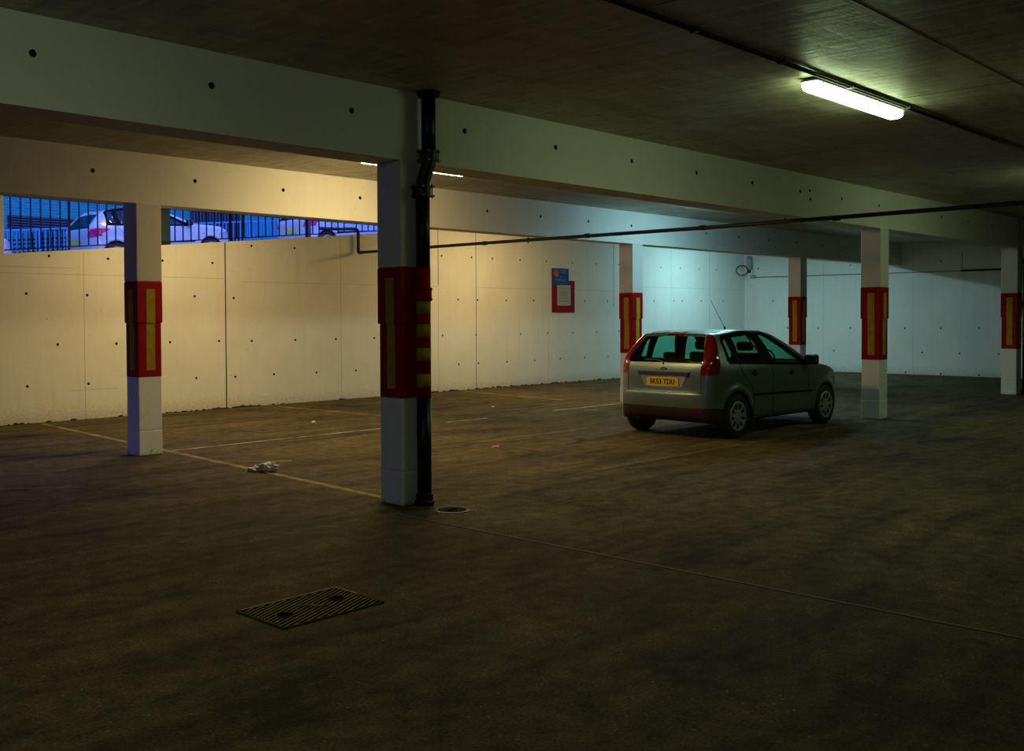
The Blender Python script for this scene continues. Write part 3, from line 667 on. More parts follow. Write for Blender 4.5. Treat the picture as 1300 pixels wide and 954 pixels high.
def railing(x0, x1, label, posts):
    t = empty('railing', (0, 16.80, 0)); tag(t, label, 'railing')
    x = x0 + .179
    while x < x1 - .05:
        if not (8.83 < x < 9.1 or abs(x - 13.05) < .06):
            bm = BM(); box(bm, x - .009, x + .009, -.009, .009, par(x) + .06, ZC - .045); ob('bar', bm, M['railblack'], t)
        x += .1557
    bm = BM(); box(bm, x0, x1, -.012, .012, ZC - .065, ZC - .045); ob('top_rail', bm, M['railblack'], t)
    bm = BM(); prism(bm, [(x0, par(x0) + .07), (x1, par(x1) + .07), (x1, par(x1) + .05), (x0, par(x0) + .05)], lambda u, v: Vector((u, -.012, v)), (0, .024, 0)); ob('bottom_rail', bm, M['railblack'], t)
    for x in posts:
        bm = BM(); box(bm, x - .014, x + .014, -.014, .014, par(x), ZC - .045); ob('post', bm, M['railblack'], t)
railing(6.2, 14.94, 'black metal railing of upright bars in the opening above the back wall', (10.3, 10.55, 7.3, 12.0))
railing(-3.7, 5.81, 'black metal railing in the next opening, beyond the left edge of the view', (-2, 1, 4))

# street barrier fence (two panels) and building
def barrier(x0, x1, label, dark, y=25.0):
    t = empty('street_barrier', (0, y, 0)); tag(t, label, 'barrier', 'pedestrian barriers along the street')
    zt = lambda x: road(x) + 1.07
    bm = BM()
    for dz in (0., -.84):
        prism(bm, [(x0, zt(x0) + dz), (x1, zt(x1) + dz), (x1, zt(x1) + dz - .04), (x0, zt(x0) + dz - .04)], lambda u, v: Vector((u, -.02, v)), (0, .04, 0))
    ob('rails', bm, M['fencewhite'], t)
    bm = BM(); x = x0 + .02
    while x < x1: box(bm, x - .011, x + .011, -.011, .011, zt(x) - .86, zt(x) - .01); x += .11
    ob('pickets', bm, M['fencewhite'], t)
    bm = BM(); x = x0
    while x <= x1 + .01:
        bm = BM(); box(bm, x - .022, x + .022, -.022, .022, road(x), zt(x)); ob('post', bm, M['fencewhite'], t); x += (x1 - x0) / max(1, round((x1 - x0) / 1.8))
    if dark:
        bm = BM(); z = .1
        while z < .85:
            prism(bm, [(x0, road(x0) + z), (x1, road(x1) + z), (x1, road(x1) + z + .045), (x0, road(x0) + z + .045)], lambda u, v: Vector((u, .25, v)), (0, .02, 0)); z += .1
        x = x0
        while x < x1: box(bm, x, x + .04, .25, .27, road(x) + .05, zt(x) - .08); x += .12
        ob('dark_lattice', bm, M['fencedark'], t)
barrier(8.4, 11.9, 'pale blue street barrier with pickets behind the railing, at far left', True)
barrier(12.2, 21.5, 'pale blue street barrier beyond the two parked white cars', False)
bm = BM(); box(bm, -20, 45, 27.0, 27.4, 2, 7.2); o = ob('brick_building', bm, M['bluewall']); struct(o); o.name = 'wall_street'
t = empty('louvred_vent', (11.1, 27, 4.1)); tag(t, 'dark horizontal louvred vent in the brick wall across the street', 'vent')
bm = BM(); box(bm, -.92, .95, -.03, -.005, -.15, .17); ob('back_panel', bm, M['fencedark'], t)
bm = BM()
for k in range(5): box(bm, -.9, .93, -.07, -.03, -.14 + k * .065, -.115 + k * .065)
ob('louvres', bm, M['louvre'], t)
t = empty('shop_shutter', (16.3, 27, 0)); tag(t, 'dark shuttered doorway across the street between the two white cars', 'shutter')
bm = BM(); box(bm, -1.0, .55, -.06, -.005, 3.2, 5.2); ob('panel', bm, M['fencedark'], t)
bm = BM()
for k in range(16): box(bm, -1.0 + k * .1, -.96 + k * .1, -.09, -.06, 3.2, 5.2)
ob('ribs', bm, M['louvre'], t)

# ------------------------------------------------------------------ cars (implicit surface -> mesh)
def poly_sd(P, Q):
    """signed distance of points P (n,2) to polygon Q (m,2), negative inside"""
    Q = np.asarray(Q, float); d = np.full(len(P), 1e18); s = np.ones(len(P)); n = len(Q)
    for i in range(n):
        a = Q[i]; b = Q[i - 1]; e = b - a; w = P - a
        if e @ e < 1e-14: continue
        t = np.clip((w @ e) / (e @ e), 0, 1); q = w - np.outer(t, e); d = np.minimum(d, (q * q).sum(1))
        c1 = P[:, 1] >= a[1]; c2 = P[:, 1] < b[1]; c3 = e[0] * w[:, 1] > e[1] * w[:, 0]
        flip = (c1 & c2 & c3) | (~c1 & ~c2 & ~c3); s = np.where(flip, -s, s)
    return s * np.sqrt(d)
def smax(a, b, k):
    h = np.clip(.5 + .5 * (a - b) / k, 0, 1); return b * (1 - h) + a * h + k * h * (1 - h)
def catmull(pts, sub=4):
    pts = np.array(pts, float); out = []; n = len(pts)
    for i in range(n - 1):
        p0, p1, p2, p3 = pts[max(i - 1, 0)], pts[i], pts[i + 1], pts[min(i + 2, n - 1)]
        for k in range(sub):
            t = k / sub
            out.append(.5 * (2 * p1 + (p2 - p0) * t + (2 * p0 - 5 * p1 + 4 * p2 - p3) * t * t + (3 * p1 - p0 - 3 * p2 + p3) * t ** 3))
    out.append(pts[-1]); return np.array(out)
class CarShape:
    def __init__(s, cfg):
        s.c = cfg
        s.side = np.vstack([catmull(cfg['side_rear'], 3), catmull(cfg['side_top'], 4), catmull(cfg['side_front'], 3), np.array(cfg['side_bot'])])
        sec = catmull(cfg['sec'], 3); s.sec = np.vstack([sec, sec[::-1] * [-1, 1]])
        pl = catmull(cfg['plan'], 3); s.plan = np.vstack([pl, pl[::-1] * [1, -1]])
    def sdf(s, X, Y, Z, A, B, C, wells=True):
        k = .07
        d = smax(smax(A, C, .10), B, k)
        for wx in s.c['wheels']:
            r = np.sqrt((X - wx) ** 2 + (Z - .30) ** 2)
            band = np.clip(1 - np.abs(r - .375) / .075, 0, 1); band = band * band * (3 - 2 * band)
            d = d - .020 * band * (np.abs(Y) > .6) * np.clip((Z - .15) / .1, 0, 1)
            if wells: d = np.maximum(d, -np.maximum(r - s.c['arch'], .56 - np.abs(Y)))
        return d
    def grid(s, h, wells=True):
        x = np.arange(s.side[:, 0].min() - 3 * h, s.side[:, 0].max() + 3 * h, h); y = np.arange(-.93, .93 + h, h); z = np.arange(.1, 1.62, h)
        def f2(a, b, poly):
            G = np.stack(np.meshgrid(a, b, indexing='ij'), -1).reshape(-1, 2); return poly_sd(G, poly).reshape(len(a), len(b))
        A = f2(x, z, s.side)[:, None, :]; B = f2(x, y, s.plan)[:, :, None]; C = f2(y, z, s.sec)[None, :, :]
        X = x[:, None, None]; Y = y[None, :, None]; Z = z[None, None, :]
        return x, y, z, s.sdf(X, Y, Z, A, B, C, wells)
    def at(s, P, wells=True):
        P = np.asarray(P, float)
        A = poly_sd(P[:, [0, 2]], s.side); B = poly_sd(P[:, [0, 1]], s.plan); C = poly_sd(P[:, [1, 2]], s.sec)
        return s.sdf(P[:, 0], P[:, 1], P[:, 2], A, B, C, wells)
    def side_pts(s, pts, sgn=-1, off=0.):
        """(x,z) list -> surface points on the side"""
        pts = np.array(pts, float); lo = np.full(len(pts), .2); hi = np.full(len(pts), .98)
        for _ in range(26):
            m = (lo + hi) / 2; inside = s.at(np.stack([pts[:, 0], m * sgn, pts[:, 1]], 1), False) < 0
            lo = np.where(inside, m, lo); hi = np.where(inside, hi, m)
        return np.stack([pts[:, 0], sgn * (lo + off), pts[:, 1]], 1)
    def rear_pts(s, pts, off=0., xin=.6):
        """(y,z) list -> surface points on the tail"""
        pts = np.array(pts, float); lo = np.full(len(pts), -1.3); hi = np.full(len(pts), xin)
        for _ in range(26):
            m = (lo + hi) / 2; inside = s.at(np.stack([m, pts[:, 0], pts[:, 1]], 1), False) < 0
            hi = np.where(inside, m, hi); lo = np.where(inside, lo, m)
        return np.stack([lo - off, pts[:, 0], pts[:, 1]], 1)
def surface_nets(x, y, z, D, iso=0.):
    D = D - iso; nx, ny, nz = D.shape; S = D < 0
    cs = np.zeros((nx - 1, ny - 1, nz - 1), int)
    for a in (0, 1):
        for b in (0, 1):
            for c in (0, 1): cs += S[a:nx - 1 + a, b:ny - 1 + b, c:nz - 1 + c]
    act = (cs > 0) & (cs < 8); idx = np.full(act.shape, -1); ii = np.argwhere(act); idx[act] = np.arange(len(ii))
    acc = np.zeros((len(ii), 3)); cnt = np.zeros(len(ii)); corners = [(a, b, c) for a in (0, 1) for b in (0, 1) for c in (0, 1)]
    for p in corners:
        for ax in range(3):
            if p[ax]: continue
            q = list(p); q[ax] = 1
            da = D[ii[:, 0] + p[0], ii[:, 1] + p[1], ii[:, 2] + p[2]]; db = D[ii[:, 0] + q[0], ii[:, 1] + q[1], ii[:, 2] + q[2]]
            m = (da < 0) != (db < 0); t = np.where(m, da / np.where(m, da - db, 1), 0)
            pos = np.tile(np.array(p, float), (len(ii), 1)); pos[:, ax] += t
            acc[m] += pos[m]; cnt[m] += 1
    h = x[1] - x[0]; V = (acc / cnt[:, None] + ii) * h + np.array([x[0], y[0], z[0]])
    F = []
    for ax in range(3):
        u, v = [(1, 2), (2, 0), (0, 1)][ax]
        sl0 = [slice(1, -1)] * 3; sl1 = [slice(1, -1)] * 3
        n = [nx, ny, nz]
        e = np.argwhere(np.take(S, range(0, n[ax] - 1), ax) != np.take(S, range(1, n[ax]), ax))
        e = e[(e[:, u] > 0) & (e[:, v] > 0) & (e[:, u] < n[u] - 1) & (e[:, v] < n[v] - 1)]
        def cell(du, dv):
            q = e.copy(); q[:, u] -= du; q[:, v] -= dv; return idx[q[:, 0], q[:, 1], q[:, 2]]
        quad = np.stack([cell(1, 1), cell(0, 1), cell(0, 0), cell(1, 0)], 1)
        ins = S[e[:, 0], e[:, 1], e[:, 2]]
        quad[~ins] = quad[~ins][:, ::-1]; F.append(quad)
    return V, np.vstack(F)
def mesh_np(name, V, F, mat, parent, off=0., shape=None, smooth=True):
    used = np.unique(F); mp = np.full(len(V), -1); mp[used] = np.arange(len(used)); v = V[used]; f = mp[F]
    if off:
        a, b, c, d = v[f[:, 0]], v[f[:, 1]], v[f[:, 2]], v[f[:, 3]]
        n = np.cross(c - a, d - b); vn = np.zeros_like(v)
        for k in range(4): np.add.at(vn, f[:, k], n)
        vn /= np.linalg.norm(vn, axis=1)[:, None] + 1e-9; v = v + vn * off
    me = bpy.data.meshes.new(name); me.from_pydata(v.tolist(), [], f.tolist()); me.materials.append(mat)
    if smooth: me.polygons.foreach_set('use_smooth', [True] * len(me.polygons))
    me.update(); o = bpy.data.objects.new(name, me); COL.objects.link(o); o.parent = parent; return o
def regions_of(cfg, C, Nn):
    """label every face centre; returns ordered dict name -> signed distance in its own 2D projection and a mask"""
    x, y, z = C.T; ay = np.abs(y); side = (np.abs(Nn[:, 1]) > .45); R = {}
    XZ = np.stack([x, z], 1); YZ = np.stack([ay, z], 1)
    for k, poly in cfg['side_regions'].items():
        R[k] = (poly_sd(XZ, poly) < 0) & side & ((y < 0) if k.startswith('R_') else True)
    for k, poly in cfg['rear_regions'].items():
        R[k] = (poly_sd(YZ, poly) < 0) & ((Nn[:, 0] < -.12) | (k in cfg['side_clip'])) & (x < .6)
        if k in cfg['side_clip']: R[k] &= poly_sd(XZ, cfg['side_clip'][k]) < 0
    for k, poly in cfg['front_regions'].items():
        R[k] = (poly_sd(YZ, poly) < 0) & (Nn[:, 0] > .15) & (x > .9)
    return R

FIESTA = dict(
    wheels=(0., 2.52), arch=.335,
    side_rear=[(-.42, .22), (-.52, .27), (-.575, .38), (-.595, .50), (-.59, .60), (-.565, .635), (-.555, .70), (-.55, .86), (-.525, .98), (-.47, 1.09), (-.36, 1.25), (-.265, 1.375), (-.22, 1.42)],
    side_top=[(-.22, 1.42), (0, 1.452), (.35, 1.478), (.75, 1.484), (1.05, 1.468), (1.3, 1.42), (1.6, 1.29), (1.95, 1.105), (2.17, .985), (2.35, .945), (2.65, .90), (2.95, .82), (3.12, .73), (3.24, .62)],
    side_front=[(3.24, .62), (3.31, .52), (3.34, .42), (3.33, .30), (3.25, .21)],
    side_bot=[(3.1, .19), (2.9, .19), (2.2, .20), (.3, .20), (-.3, .21)],
    sec=[(0, .14), (.70, .15), (.80, .20), (.835, .30), (.85, .46), (.853, .62), (.845, .78), (.825, .90), (.80, .97), (.765, 1.05), (.70, 1.2), (.625, 1.34), (.56, 1.425), (.44, 1.468), (0, 1.50)],
    plan=[(-.60, 0), (-.597, .35), (-.575, .55), (-.53, .68), (-.43, .775), (-.25, .825), (.1, .85), (.8, .856), (1.8, .856), (2.4, .85), (2.75, .825), (3.0, .755), (3.17, .62), (3.28, .40), (3.34, 0)],
    side_regions={
        'quarter_window': [(-.07, 1.075), (-.075, 1.29), (-.03, 1.335), (.04, 1.345), (.075, 1.065)],
        'rear_door_window': [(.20, 1.05), (.16, 1.355), (.63, 1.385), (.84, 1.02)],
        'front_door_window': [(1.08, 1.005), (.90, 1.39), (1.08, 1.37), (1.38, 1.215), (1.84, .97)],
        'window_frame': [(-.13, 1.01), (-.15, 1.06), (-.135, 1.33), (-.06, 1.395), (.08, 1.415), (.5, 1.445), (1.1, 1.425), (1.40, 1.29), (1.75, 1.10), (2.06, .945), (1.9, .925), (.9, .965), (.1, 1.0)],
        'rub_strip': [(.40, .555), (.40, .585), (2.10, .55), (2.10, .52)],
        'indicator_lens': [(2.32, .71), (2.32, .735), (2.38, .73), (2.38, .705)],
    },
    rear_regions={
        'rear_window': [(0, 1.025), (.60, 1.02), (.615, 1.05), (.55, 1.22), (.49, 1.372), (0, 1.384)],
        'tail_lamp': [(.595, .865), (.90, .865), (.90, 1.425), (.50, 1.42), (.56, 1.22), (.62, 1.04), (.60, 1.0)],
        'brake_lamp': [(0, 1.388), (.14, 1.388), (.14, 1.436), (0, 1.436)],
        'bumper_skirt': [(0, .10), (.9, .10), (.9, .425), (0, .425)],
    },
    side_clip={'tail_lamp': [(-.9, .86), (-.42, .86), (-.395, .89), (-.33, 1.03), (-.285, 1.18), (-.20, 1.39), (-.22, 1.43), (-.9, 1.43)]},
    front_regions={'windscreen': [(0, 1.0), (.62, .99), (.66, 1.03), (.53, 1.385), (0, 1.41)],
        'grille': [(0, .30), (.5, .30), (.5, .42), (0, .42)], 'headlamp': [(.42, .60), (.80, .60), (.82, .72), (.60, .80), (.42, .70)]})
CITY = dict(FIESTA)
CITY.update(dict(side_clip={},
    side_rear=[(-.45, .22), (-.56, .30), (-.62, .42), (-.63, .55), (-.60, .68), (-.585, .85), (-.53, .98), (-.38, 1.15), (-.22, 1.30), (-.12, 1.36)],
    side_top=[(-.12, 1.36), (.2, 1.43), (.6, 1.465), (1.0, 1.46), (1.3, 1.40), (1.7, 1.21), (2.15, .99), (2.4, .95), (2.8, .90), (3.1, .80), (3.3, .66)],
    rear_regions={
        'rear_window': [(0, .98), (.58, .97), (.50, 1.30), (0, 1.32)],
        'tail_lamp': [(.56, .76), (.64, .90), (.90, .95), (.90, .80), (.70, .74)],
        'brake_lamp': [(0, 1.33), (.10, 1.33), (.10, 1.35), (0, 1.35)],
        'bumper_skirt': [(0, .10), (.9, .10), (.9, .32), (0, .32)]},
    side_regions=dict(FIESTA['side_regions'], **{'tail_lamp_side': [(-.66, .80), (-.66, .92), (-.42, .965), (-.06, .93), (-.28, .84)]})))

def wheel(parent, x, y, sgn, cap_mat, r=.298):
    t = empty('wheel', (x, y, r)); t.parent = parent
    bm = BM(); w = .092
    lathe(bm, [(.20, -w * .9), (.265, -w), (.287, -w * .86), (r, -w * .55), (r, w * .55), (.287, w * .86), (.265, w), (.20, w * .9)], axis='Y', seg=40, cap=False)
    ob('tyre', bm, M['tyre'], t, True)
    bm = BM(); s = sgn
    lathe(bm, [(.001, s * .088), (.05, s * .088), (.075, s * .080), (.12, s * .074), (.165, s * .080), (.19, s * .092), (.205, s * .090), (.205, s * .06)], axis='Y', seg=40)
    ob('hubcap', bm, cap_mat, t, True)
    bm = BM()
    for k in range(9):
        a = 2 * PI * k / 9 + .2
        Rt = Matrix.Rotation(a, 4, 'Y')
        pts = [(.095, -.007), (.12, -.016), (.155, -.021), (.168, -.012), (.168, .012), (.155, .021), (.12, .016), (.095, .007)]
        vs = [bm.verts.new(Rt @ Vector((p, s * (.0825 + (p - .085) * .08), q))) for p, q in pts]; bm.faces.new(vs)
        vs2 = [bm.verts.new(v.co + Vector((0, -s * .006, 0))) for v in vs]; bm.faces.new(vs2[::-1])
        for i in range(8): bm.faces.new((vs[i], vs[(i + 1) % 8], vs2[(i + 1) % 8], vs2[i]))
    ob('hubcap_slots', bm, M['blackmatt'], t)
def make_car(name, cfg, h, mats, loc, rz, label, ry=0., detail=True, plate=None, group=None, sc=1.):
    T = empty(name, loc, rz); T.rotation_euler = (0, ry, rz); T.scale = (sc, sc, sc); tag(T, label, 'car', group)
    S = CarShape(cfg); x, y, z, D = S.grid(h); V, F = surface_nets(x, y, z, D)
    a, b, c, d = V[F[:, 0]], V[F[:, 1]], V[F[:, 2]], V[F[:, 3]]
    C = (a + b + c + d) / 4; n = np.cross(c - a, d - b); n /= np.linalg.norm(n, axis=1)[:, None] + 1e-12
    R = regions_of(cfg, C, n); lab = np.full(len(F), 'body', dtype=object)
    order = list(cfg['rear_regions']) + list(cfg['front_regions']) + list(cfg['side_regions'])
    for k in order[::-1]: lab[R[k]] = k
    for k in cfg['side_regions']:
        if 'frame' not in k: pass
    # glass wins over frame
    for k in ('quarter_window', 'rear_door_window', 'front_door_window'): lab[R[k]] = k
    lab[(lab == 'window_frame') & R['tail_lamp']] = 'tail_lamp'
    for wx in cfg['wheels']:
        r = np.sqrt((C[:, 0] - wx) ** 2 + (C[:, 2] - .30) ** 2)
        lab[(r < cfg['arch'] + h * .3) & (np.abs(C[:, 1]) < .875) & ((np.abs(n[:, 1]) < .6) | (np.abs(C[:, 1]) < .6))] = 'wheel_liner'
    lab[(C[:, 2] < .24) & (n[:, 2] < -.5)] = 'underside'
    lab[(lab == 'body') & (C[:, 2] < .425) & (C[:, 0] < -.05)] = 'bumper_skirt'
    # snap shared vertices to the outline of each region
    polys = {}; polys.update({k: ('s', v) for k, v in cfg['side_regions'].items()}); polys.update({k: ('r', v) for k, v in cfg['rear_regions'].items()}); polys.update({k: ('r', v) for k, v in cfg['front_regions'].items()})
    def snap(V, F, m, k):
        if not m.any(): return
        vin = np.zeros(len(V), bool); vin[F[m]] = True; vout = np.zeros(len(V), bool); vout[F[~m]] = True
        bi = np.where(vin & vout)[0]; kind, poly = polys[k]; P = V[bi].copy()
        def g(P):
            q = np.stack([P[:, 0], P[:, 2]], 1) if kind == 's' else np.stack([np.abs(P[:, 1]), P[:, 2]], 1)
            r_ = poly_sd(q, poly)
            if k in cfg['side_clip']: r_ = np.maximum(r_, poly_sd(np.stack([P[:, 0], P[:, 2]], 1), cfg['side_clip'][k]))
            return r_
        g0 = g(P); e = 1e-4; gr = np.zeros_like(P)
        for ax in range(3):
            Q = P.copy(); Q[:, ax] += e; gr[:, ax] = (g(Q) - g0) / e
        nn = (gr * gr).sum(1) + 1e-9; st = -(g0 / nn)[:, None] * gr; ln = np.linalg.norm(st, axis=1)[:, None] + 1e-12
        V[bi] = P + st * np.minimum(1, h * 1.1 / ln)
    for k in order[::-1]: snap(V, F, lab == k, k)
    partm = dict(body=mats['paint'], window_frame=M['frame'], rub_strip=M['blackmatt'], indicator_lens=mats['lens_amber'], tail_lamp=mats['lens'], tail_lamp_side=mats['lens'], brake_lamp=mats['lens'],
                 bumper_skirt=mats['skirt'], wheel_liner=M['blackmatt'], underside=M['blackmatt'], grille=M['blackmatt'], headlamp=mats['headlamp'])
    nice = dict(body='body_shell', tail_lamp_side='tail_lamp', indicator_lens='side_indicator')
    body = None
    for k in ['body'] + [k for k in np.unique(lab) if k != 'body']:
        mat = partm.get(k, mats['glass']); f = F[lab == k]
        if k == 'wheel_liner':
            cc = V[f].mean(1)
            for wx in cfg['wheels']:
                for s in (-1, 1):
                    ff = f[(np.abs(cc[:, 0] - wx) < .6) & (cc[:, 1] * s > 0)]
                    if len(ff): mesh_np(k, V, ff, mat, T)
            continue
        if k in ('rub_strip', 'tail_lamp', 'headlamp', 'tail_lamp_side', 'quarter_window', 'rear_door_window', 'front_door_window', 'indicator_lens') :
            for s in (-1, 1):
                ff = f[(V[f].mean(1)[:, 1] * s) > 0]
                if len(ff): mesh_np(nice.get(k, k), V, ff, mat, T, .006 if 'lamp' in k else (.004 if k == 'rub_strip' else 0))
            continue
        o = mesh_np(nice.get(k, k), V, f, mat, T, .004 if k in ('rub_strip',) else 0)
        if k == 'body': body = o
    # inner lining of the cabin
    V2, F2 = surface_nets(x, y, z, D, -.03)
    C2 = V2[F2].mean(1); a, b, c, d = (V2[F2[:, i]] for i in range(4)); n2 = np.cross(c - a, d - b); n2 /= np.linalg.norm(n2, axis=1)[:, None] + 1e-12
    R2 = regions_of(cfg, C2, n2); gl = np.zeros(len(F2), bool)
    for k in ('quarter_window', 'rear_door_window', 'front_door_window', 'rear_window', 'windscreen'):
        if k in R2:
            gl |= R2[k]; snap(V2, F2, R2[k], k)
    keep = (C2[:, 2] > .80) & ~gl & (C2[:, 0] < 2.3)
    mesh_np('cabin_lining', V2, F2[keep], mats['cabin'], T)
    bm = BM(); box(bm, -.42, 2.2, -.70, .70, .78, .80); box(bm, 1.62, 2.2, -.68, .68, .80, .97); ob('dashboard', bm, mats['cabin'], T)
    for wx in cfg['wheels']:
        for s in (-1, 1): wheel(T, wx, s * .757, s, mats['cap'])
    def seat(x0, y0, w, top=1.10, head=True, lean=.16, hz=.13):
        t = empty('seat', (x0, y0, .78)); t.parent = T
        bm = BM(); box(bm, -.06, .05, -w, w, .0, top - .78); 
        for v in bm.verts: v.co.x -= v.co.z * lean
        ob('backrest', bm, mats['seat'], t, bevel=.05)
        if head:
            for yy in ([0] if w < .35 else [-.36, .36]):
                bm = BM(); zz = top - .78 + .03; box(bm, -.05, .04, yy - .13, yy + .13, zz, zz + hz)
                for v in bm.verts: v.co.x -= v.co.z * lean; 
                ob('headrest', bm, mats['seat'], t, bevel=.04)
    seat(1.05, -.36, .24, 1.12); seat(1.05, .36, .24, 1.12); seat(.22, 0, .60, 1.0, hz=.11)
    bm = BM(); 
    pts = [(1.50 + .06 * math.sin(a), -.36 + .18 * math.cos(a), .98 + .17 * math.sin(a)) for a in [2 * PI * i / 24 for i in range(25)]]
    tube(bm, pts, .014, 8, cap=False); ob('steering_wheel', bm, M['black'], T, True)
    # mirrors
    for s in (-1, 1):
        t = empty('door_mirror', (1.94, s * .80, .965)); t.parent = T
        bm = BM(); box(bm, -.05, .07, (0 if s > 0 else -.20), (.20 if s > 0 else 0), -.03, .115); ob('mirror_housing', bm, M['black'], t, bevel=.03)
        bm = BM(); box(bm, -.056, -.050, s * .115 - .06, s * .115 + .06, -.002, .09); ob('mirror_glass', bm, mats['mirror'], t)
    # door seams, handles
    for s in (-1, 1):
        for pts in ([(.93, .985), (.95, .80), (.95, .40), (.93, .28)], [(1.97, .94), (2.0, .8), (1.98, .6), (1.95, .40), (1.90, .29)], [(.10, 1.02), (.14, .92), (.22, .82), (.36, .70), (.42, .52), (.43, .36), (.42, .28)], [(.44, .275), (1.3, .268), (1.9, .275)]):
            bm = BM(); tube(bm, [tuple(p) for p in S.side_pts(catmull(pts, 4), s, .0)], .0035, 6); ob('door_seam', bm, M['blackmatt'], T, True)
        if detail:
            for hx_ in (.46, 1.49):
                hz_ = .866 if hx_ < 1 else .835
                p = S.side_pts([(hx_, hz_)], s, .012)[0]
                bm = BM(); tube(bm, [(p[0] - .09, p[1] - s * .014, p[2]), (p[0] - .06, p[1] + s * .008, p[2]), (p[0] + .06, p[1] + s * .008, p[2]), (p[0] + .09, p[1] - s * .014, p[2])], .013, 8); ob('door_handle', bm, M['black'], T, True)
                bm = BM(); lathe(bm, [(.001, s * .001), (.045, s * .001), (.045, 0)], (p[0], p[1] - s * .009, p[2]), axis='Y', seg=16); ob('handle_cup', bm, M['blackmatt'], T)
    if detail:
        # tailgate seams
        for pts in ([(-.60, .865), (-.605, .75), (-.60, .64), (-.57, .628), (0, .622), (.57, .628), (.60, .64), (.605, .75), (.60, .865)],):
            bm = BM(); tube(bm, [tuple(p) for p in S.rear_pts(catmull(pts, 4), 0)], .004, 6); ob('tailgate_seam', bm, M['blackmatt'], T, True)
        for s in (-1, 1):
            bm = BM(); tube(bm, [tuple(p) for p in S.side_pts([(-.33, .628), (-.15, .63), (-.02, .665)], s, 0)], .003, 6); ob('bumper_seam', bm, M['blackmatt'], T, True)
        # plate recess, plate, handle bar, badge
        xr = lambda yy, zz, o=0.: float(S.rear_pts([(yy, zz)], o)[0][0])
        def rpatch(name, poly, mat, off, thick, parent=T, bev=0):
            bm = BM(); P = S.rear_pts(poly, off); Q = P + np.array([thick, 0, 0])
            A = [bm.verts.new(p) for p in P]; B = [bm.verts.new(q) for q in Q]; bm.faces.new(A); bm.faces.new(B[::-1]); nn = len(A)
            for i in range(nn): bm.faces.new((A[i], A[(i + 1) % nn], B[(i + 1) % nn], B[i]))
            return ob(name, bm, mat, parent, bevel=bev)
        rpatch('plate_surround', [(-.37, .845), (-.31, .70), (-.28, .682), (.28, .682), (.31, .70), (.37, .845)], mats['chrome'], .004, .012)
        rpatch('tailgate_handle', [(-.43, .905), (-.41, .845), (.41, .845), (.43, .905)], M['black'], .022, .03, bev=.006)
        pl = empty('number_plate', (xr(0, .762, .014), 0, .762)); pl.parent = T; pl['label'] = 'yellow number plate reading SK53 TDU'
        bm = BM(); box(bm, -.004, .004, -.262, .262, -.057, .057); ob('plate', bm, mats['plate'], pl, bevel=.002)
        Rm = Matrix.Translation((-.006, 0, 0)) @ Matrix.Rotation(-PI / 2, 4, 'Z') @ Matrix.Rotation(PI / 2, 4, 'X')
        text_mesh('SK53 TDU', .098, M['black'], 'plate_lettering', pl, Rm, .001, .0025, .93, spacing=1.02)
        bd = empty('badge', (xr(0, .935, .004), 0, .94)); bd.parent = T; bd['label'] = 'blue oval badge with a silver rim'
        for nm, ry_, rz_, dx, mt in (('badge_rim', .059, .025, 0, mats['chrome']), ('badge_oval', .055, .021, -.005, mats['badge'])):
            bm = BM(); vs = [bm.verts.new((dx, ry_ * math.cos(2 * PI * i / 28), rz_ * math.sin(2 * PI * i / 28))) for i in range(28)]; v2 = [bm.verts.new((v.co.x + .012, v.co.y, v.co.z)) for v in vs]
            bm.faces.new(vs); bm.faces.new(v2[::-1])
            for i in range(28): bm.faces.new((vs[i], vs[(i + 1) % 28], v2[(i + 1) % 28], v2[i]))
            ob(nm, bm, mt, bd)
        text_mesh('Ford', .040, mats['chrome'], 'badge_lettering', bd, Matrix.Translation((-.007, 0, 0)) @ Matrix.Rotation(-PI / 2, 4, 'Z') @ Matrix.Rotation(PI / 2, 4, 'X') @ Matrix(((1, .25, 0, 0), (0, 1, 0, 0), (0, 0, 1, 0), (0, 0, 0, 1))), .0005, .0005, 1.1)
        # small model lettering blob right of the plate, rear fog lamp, exhaust, wiper, antenna
        rpatch('fog_lamp', [(-.62, .40), (-.62, .365), (-.45, .365), (-.45, .40)], mats['lens'], .006, .01)
        bm = BM(); p0 = S.rear_pts([(.02, 1.0)], .01)[0]; P = S.rear_pts([(.02, 1.03), (.16, 1.06), (.33, 1.055)], .012)
        tube(bm, [tuple(p0)] + [tuple(p) for p in P], .008, 6); ob('rear_wiper', bm, M['black'], T)
        bm = BM(); tube(bm, [(-.40, .42, .235), (-.56, .42, .23)], .022, 12); ob('exhaust_pipe', bm, M['blackmatt'], T, True)
        bm = BM(); zt = 1.478; tube(bm, [(1.02, -.0, zt - .02), (1.0, 0, zt + .02)], .014, 8); tube(bm, [(1.0, 0, zt + .01), (.62, 0, zt + .42)], .0035, 6); ob('aerial', bm, M['black'], T)
        # roof gutters / trim beside the roof
        for s in (-1, 1):
            bm = BM(); tube(bm, [tuple(v) for v in [(xx, s * .50, float(S_roof(S, xx, s * .50)) + .001) for xx in np.linspace(-.1, 1.15, 12)]], .006, 6); ob('roof_strip', bm, M['black'], T, True)
    elif plate:
        p = S.rear_pts([(.0, .62)], .01)[0]
        bm = BM(); box(bm, p[0] - .006, p[0] + .006, -.26, .26, .60, .72); ob('number_plate', bm, mats['plate'], T)
    return T
def S_roof(S, x, y):
    lo, hi = 1.0, 1.6
    for _ in range(22):
        m = (lo + hi) / 2
        if S.at(np.array([[x, y, m]]), False)[0] < 0: lo = m
        else: hi = m
    return lo
M['frame'] = simple('gloss_black_frame', (.001, .001, .001), rough=.5, spec=.05)
M['tyre'] = simple('tyre_rubber', (.012, .012, .012), rough=.75, bump=.1, nscale=30)
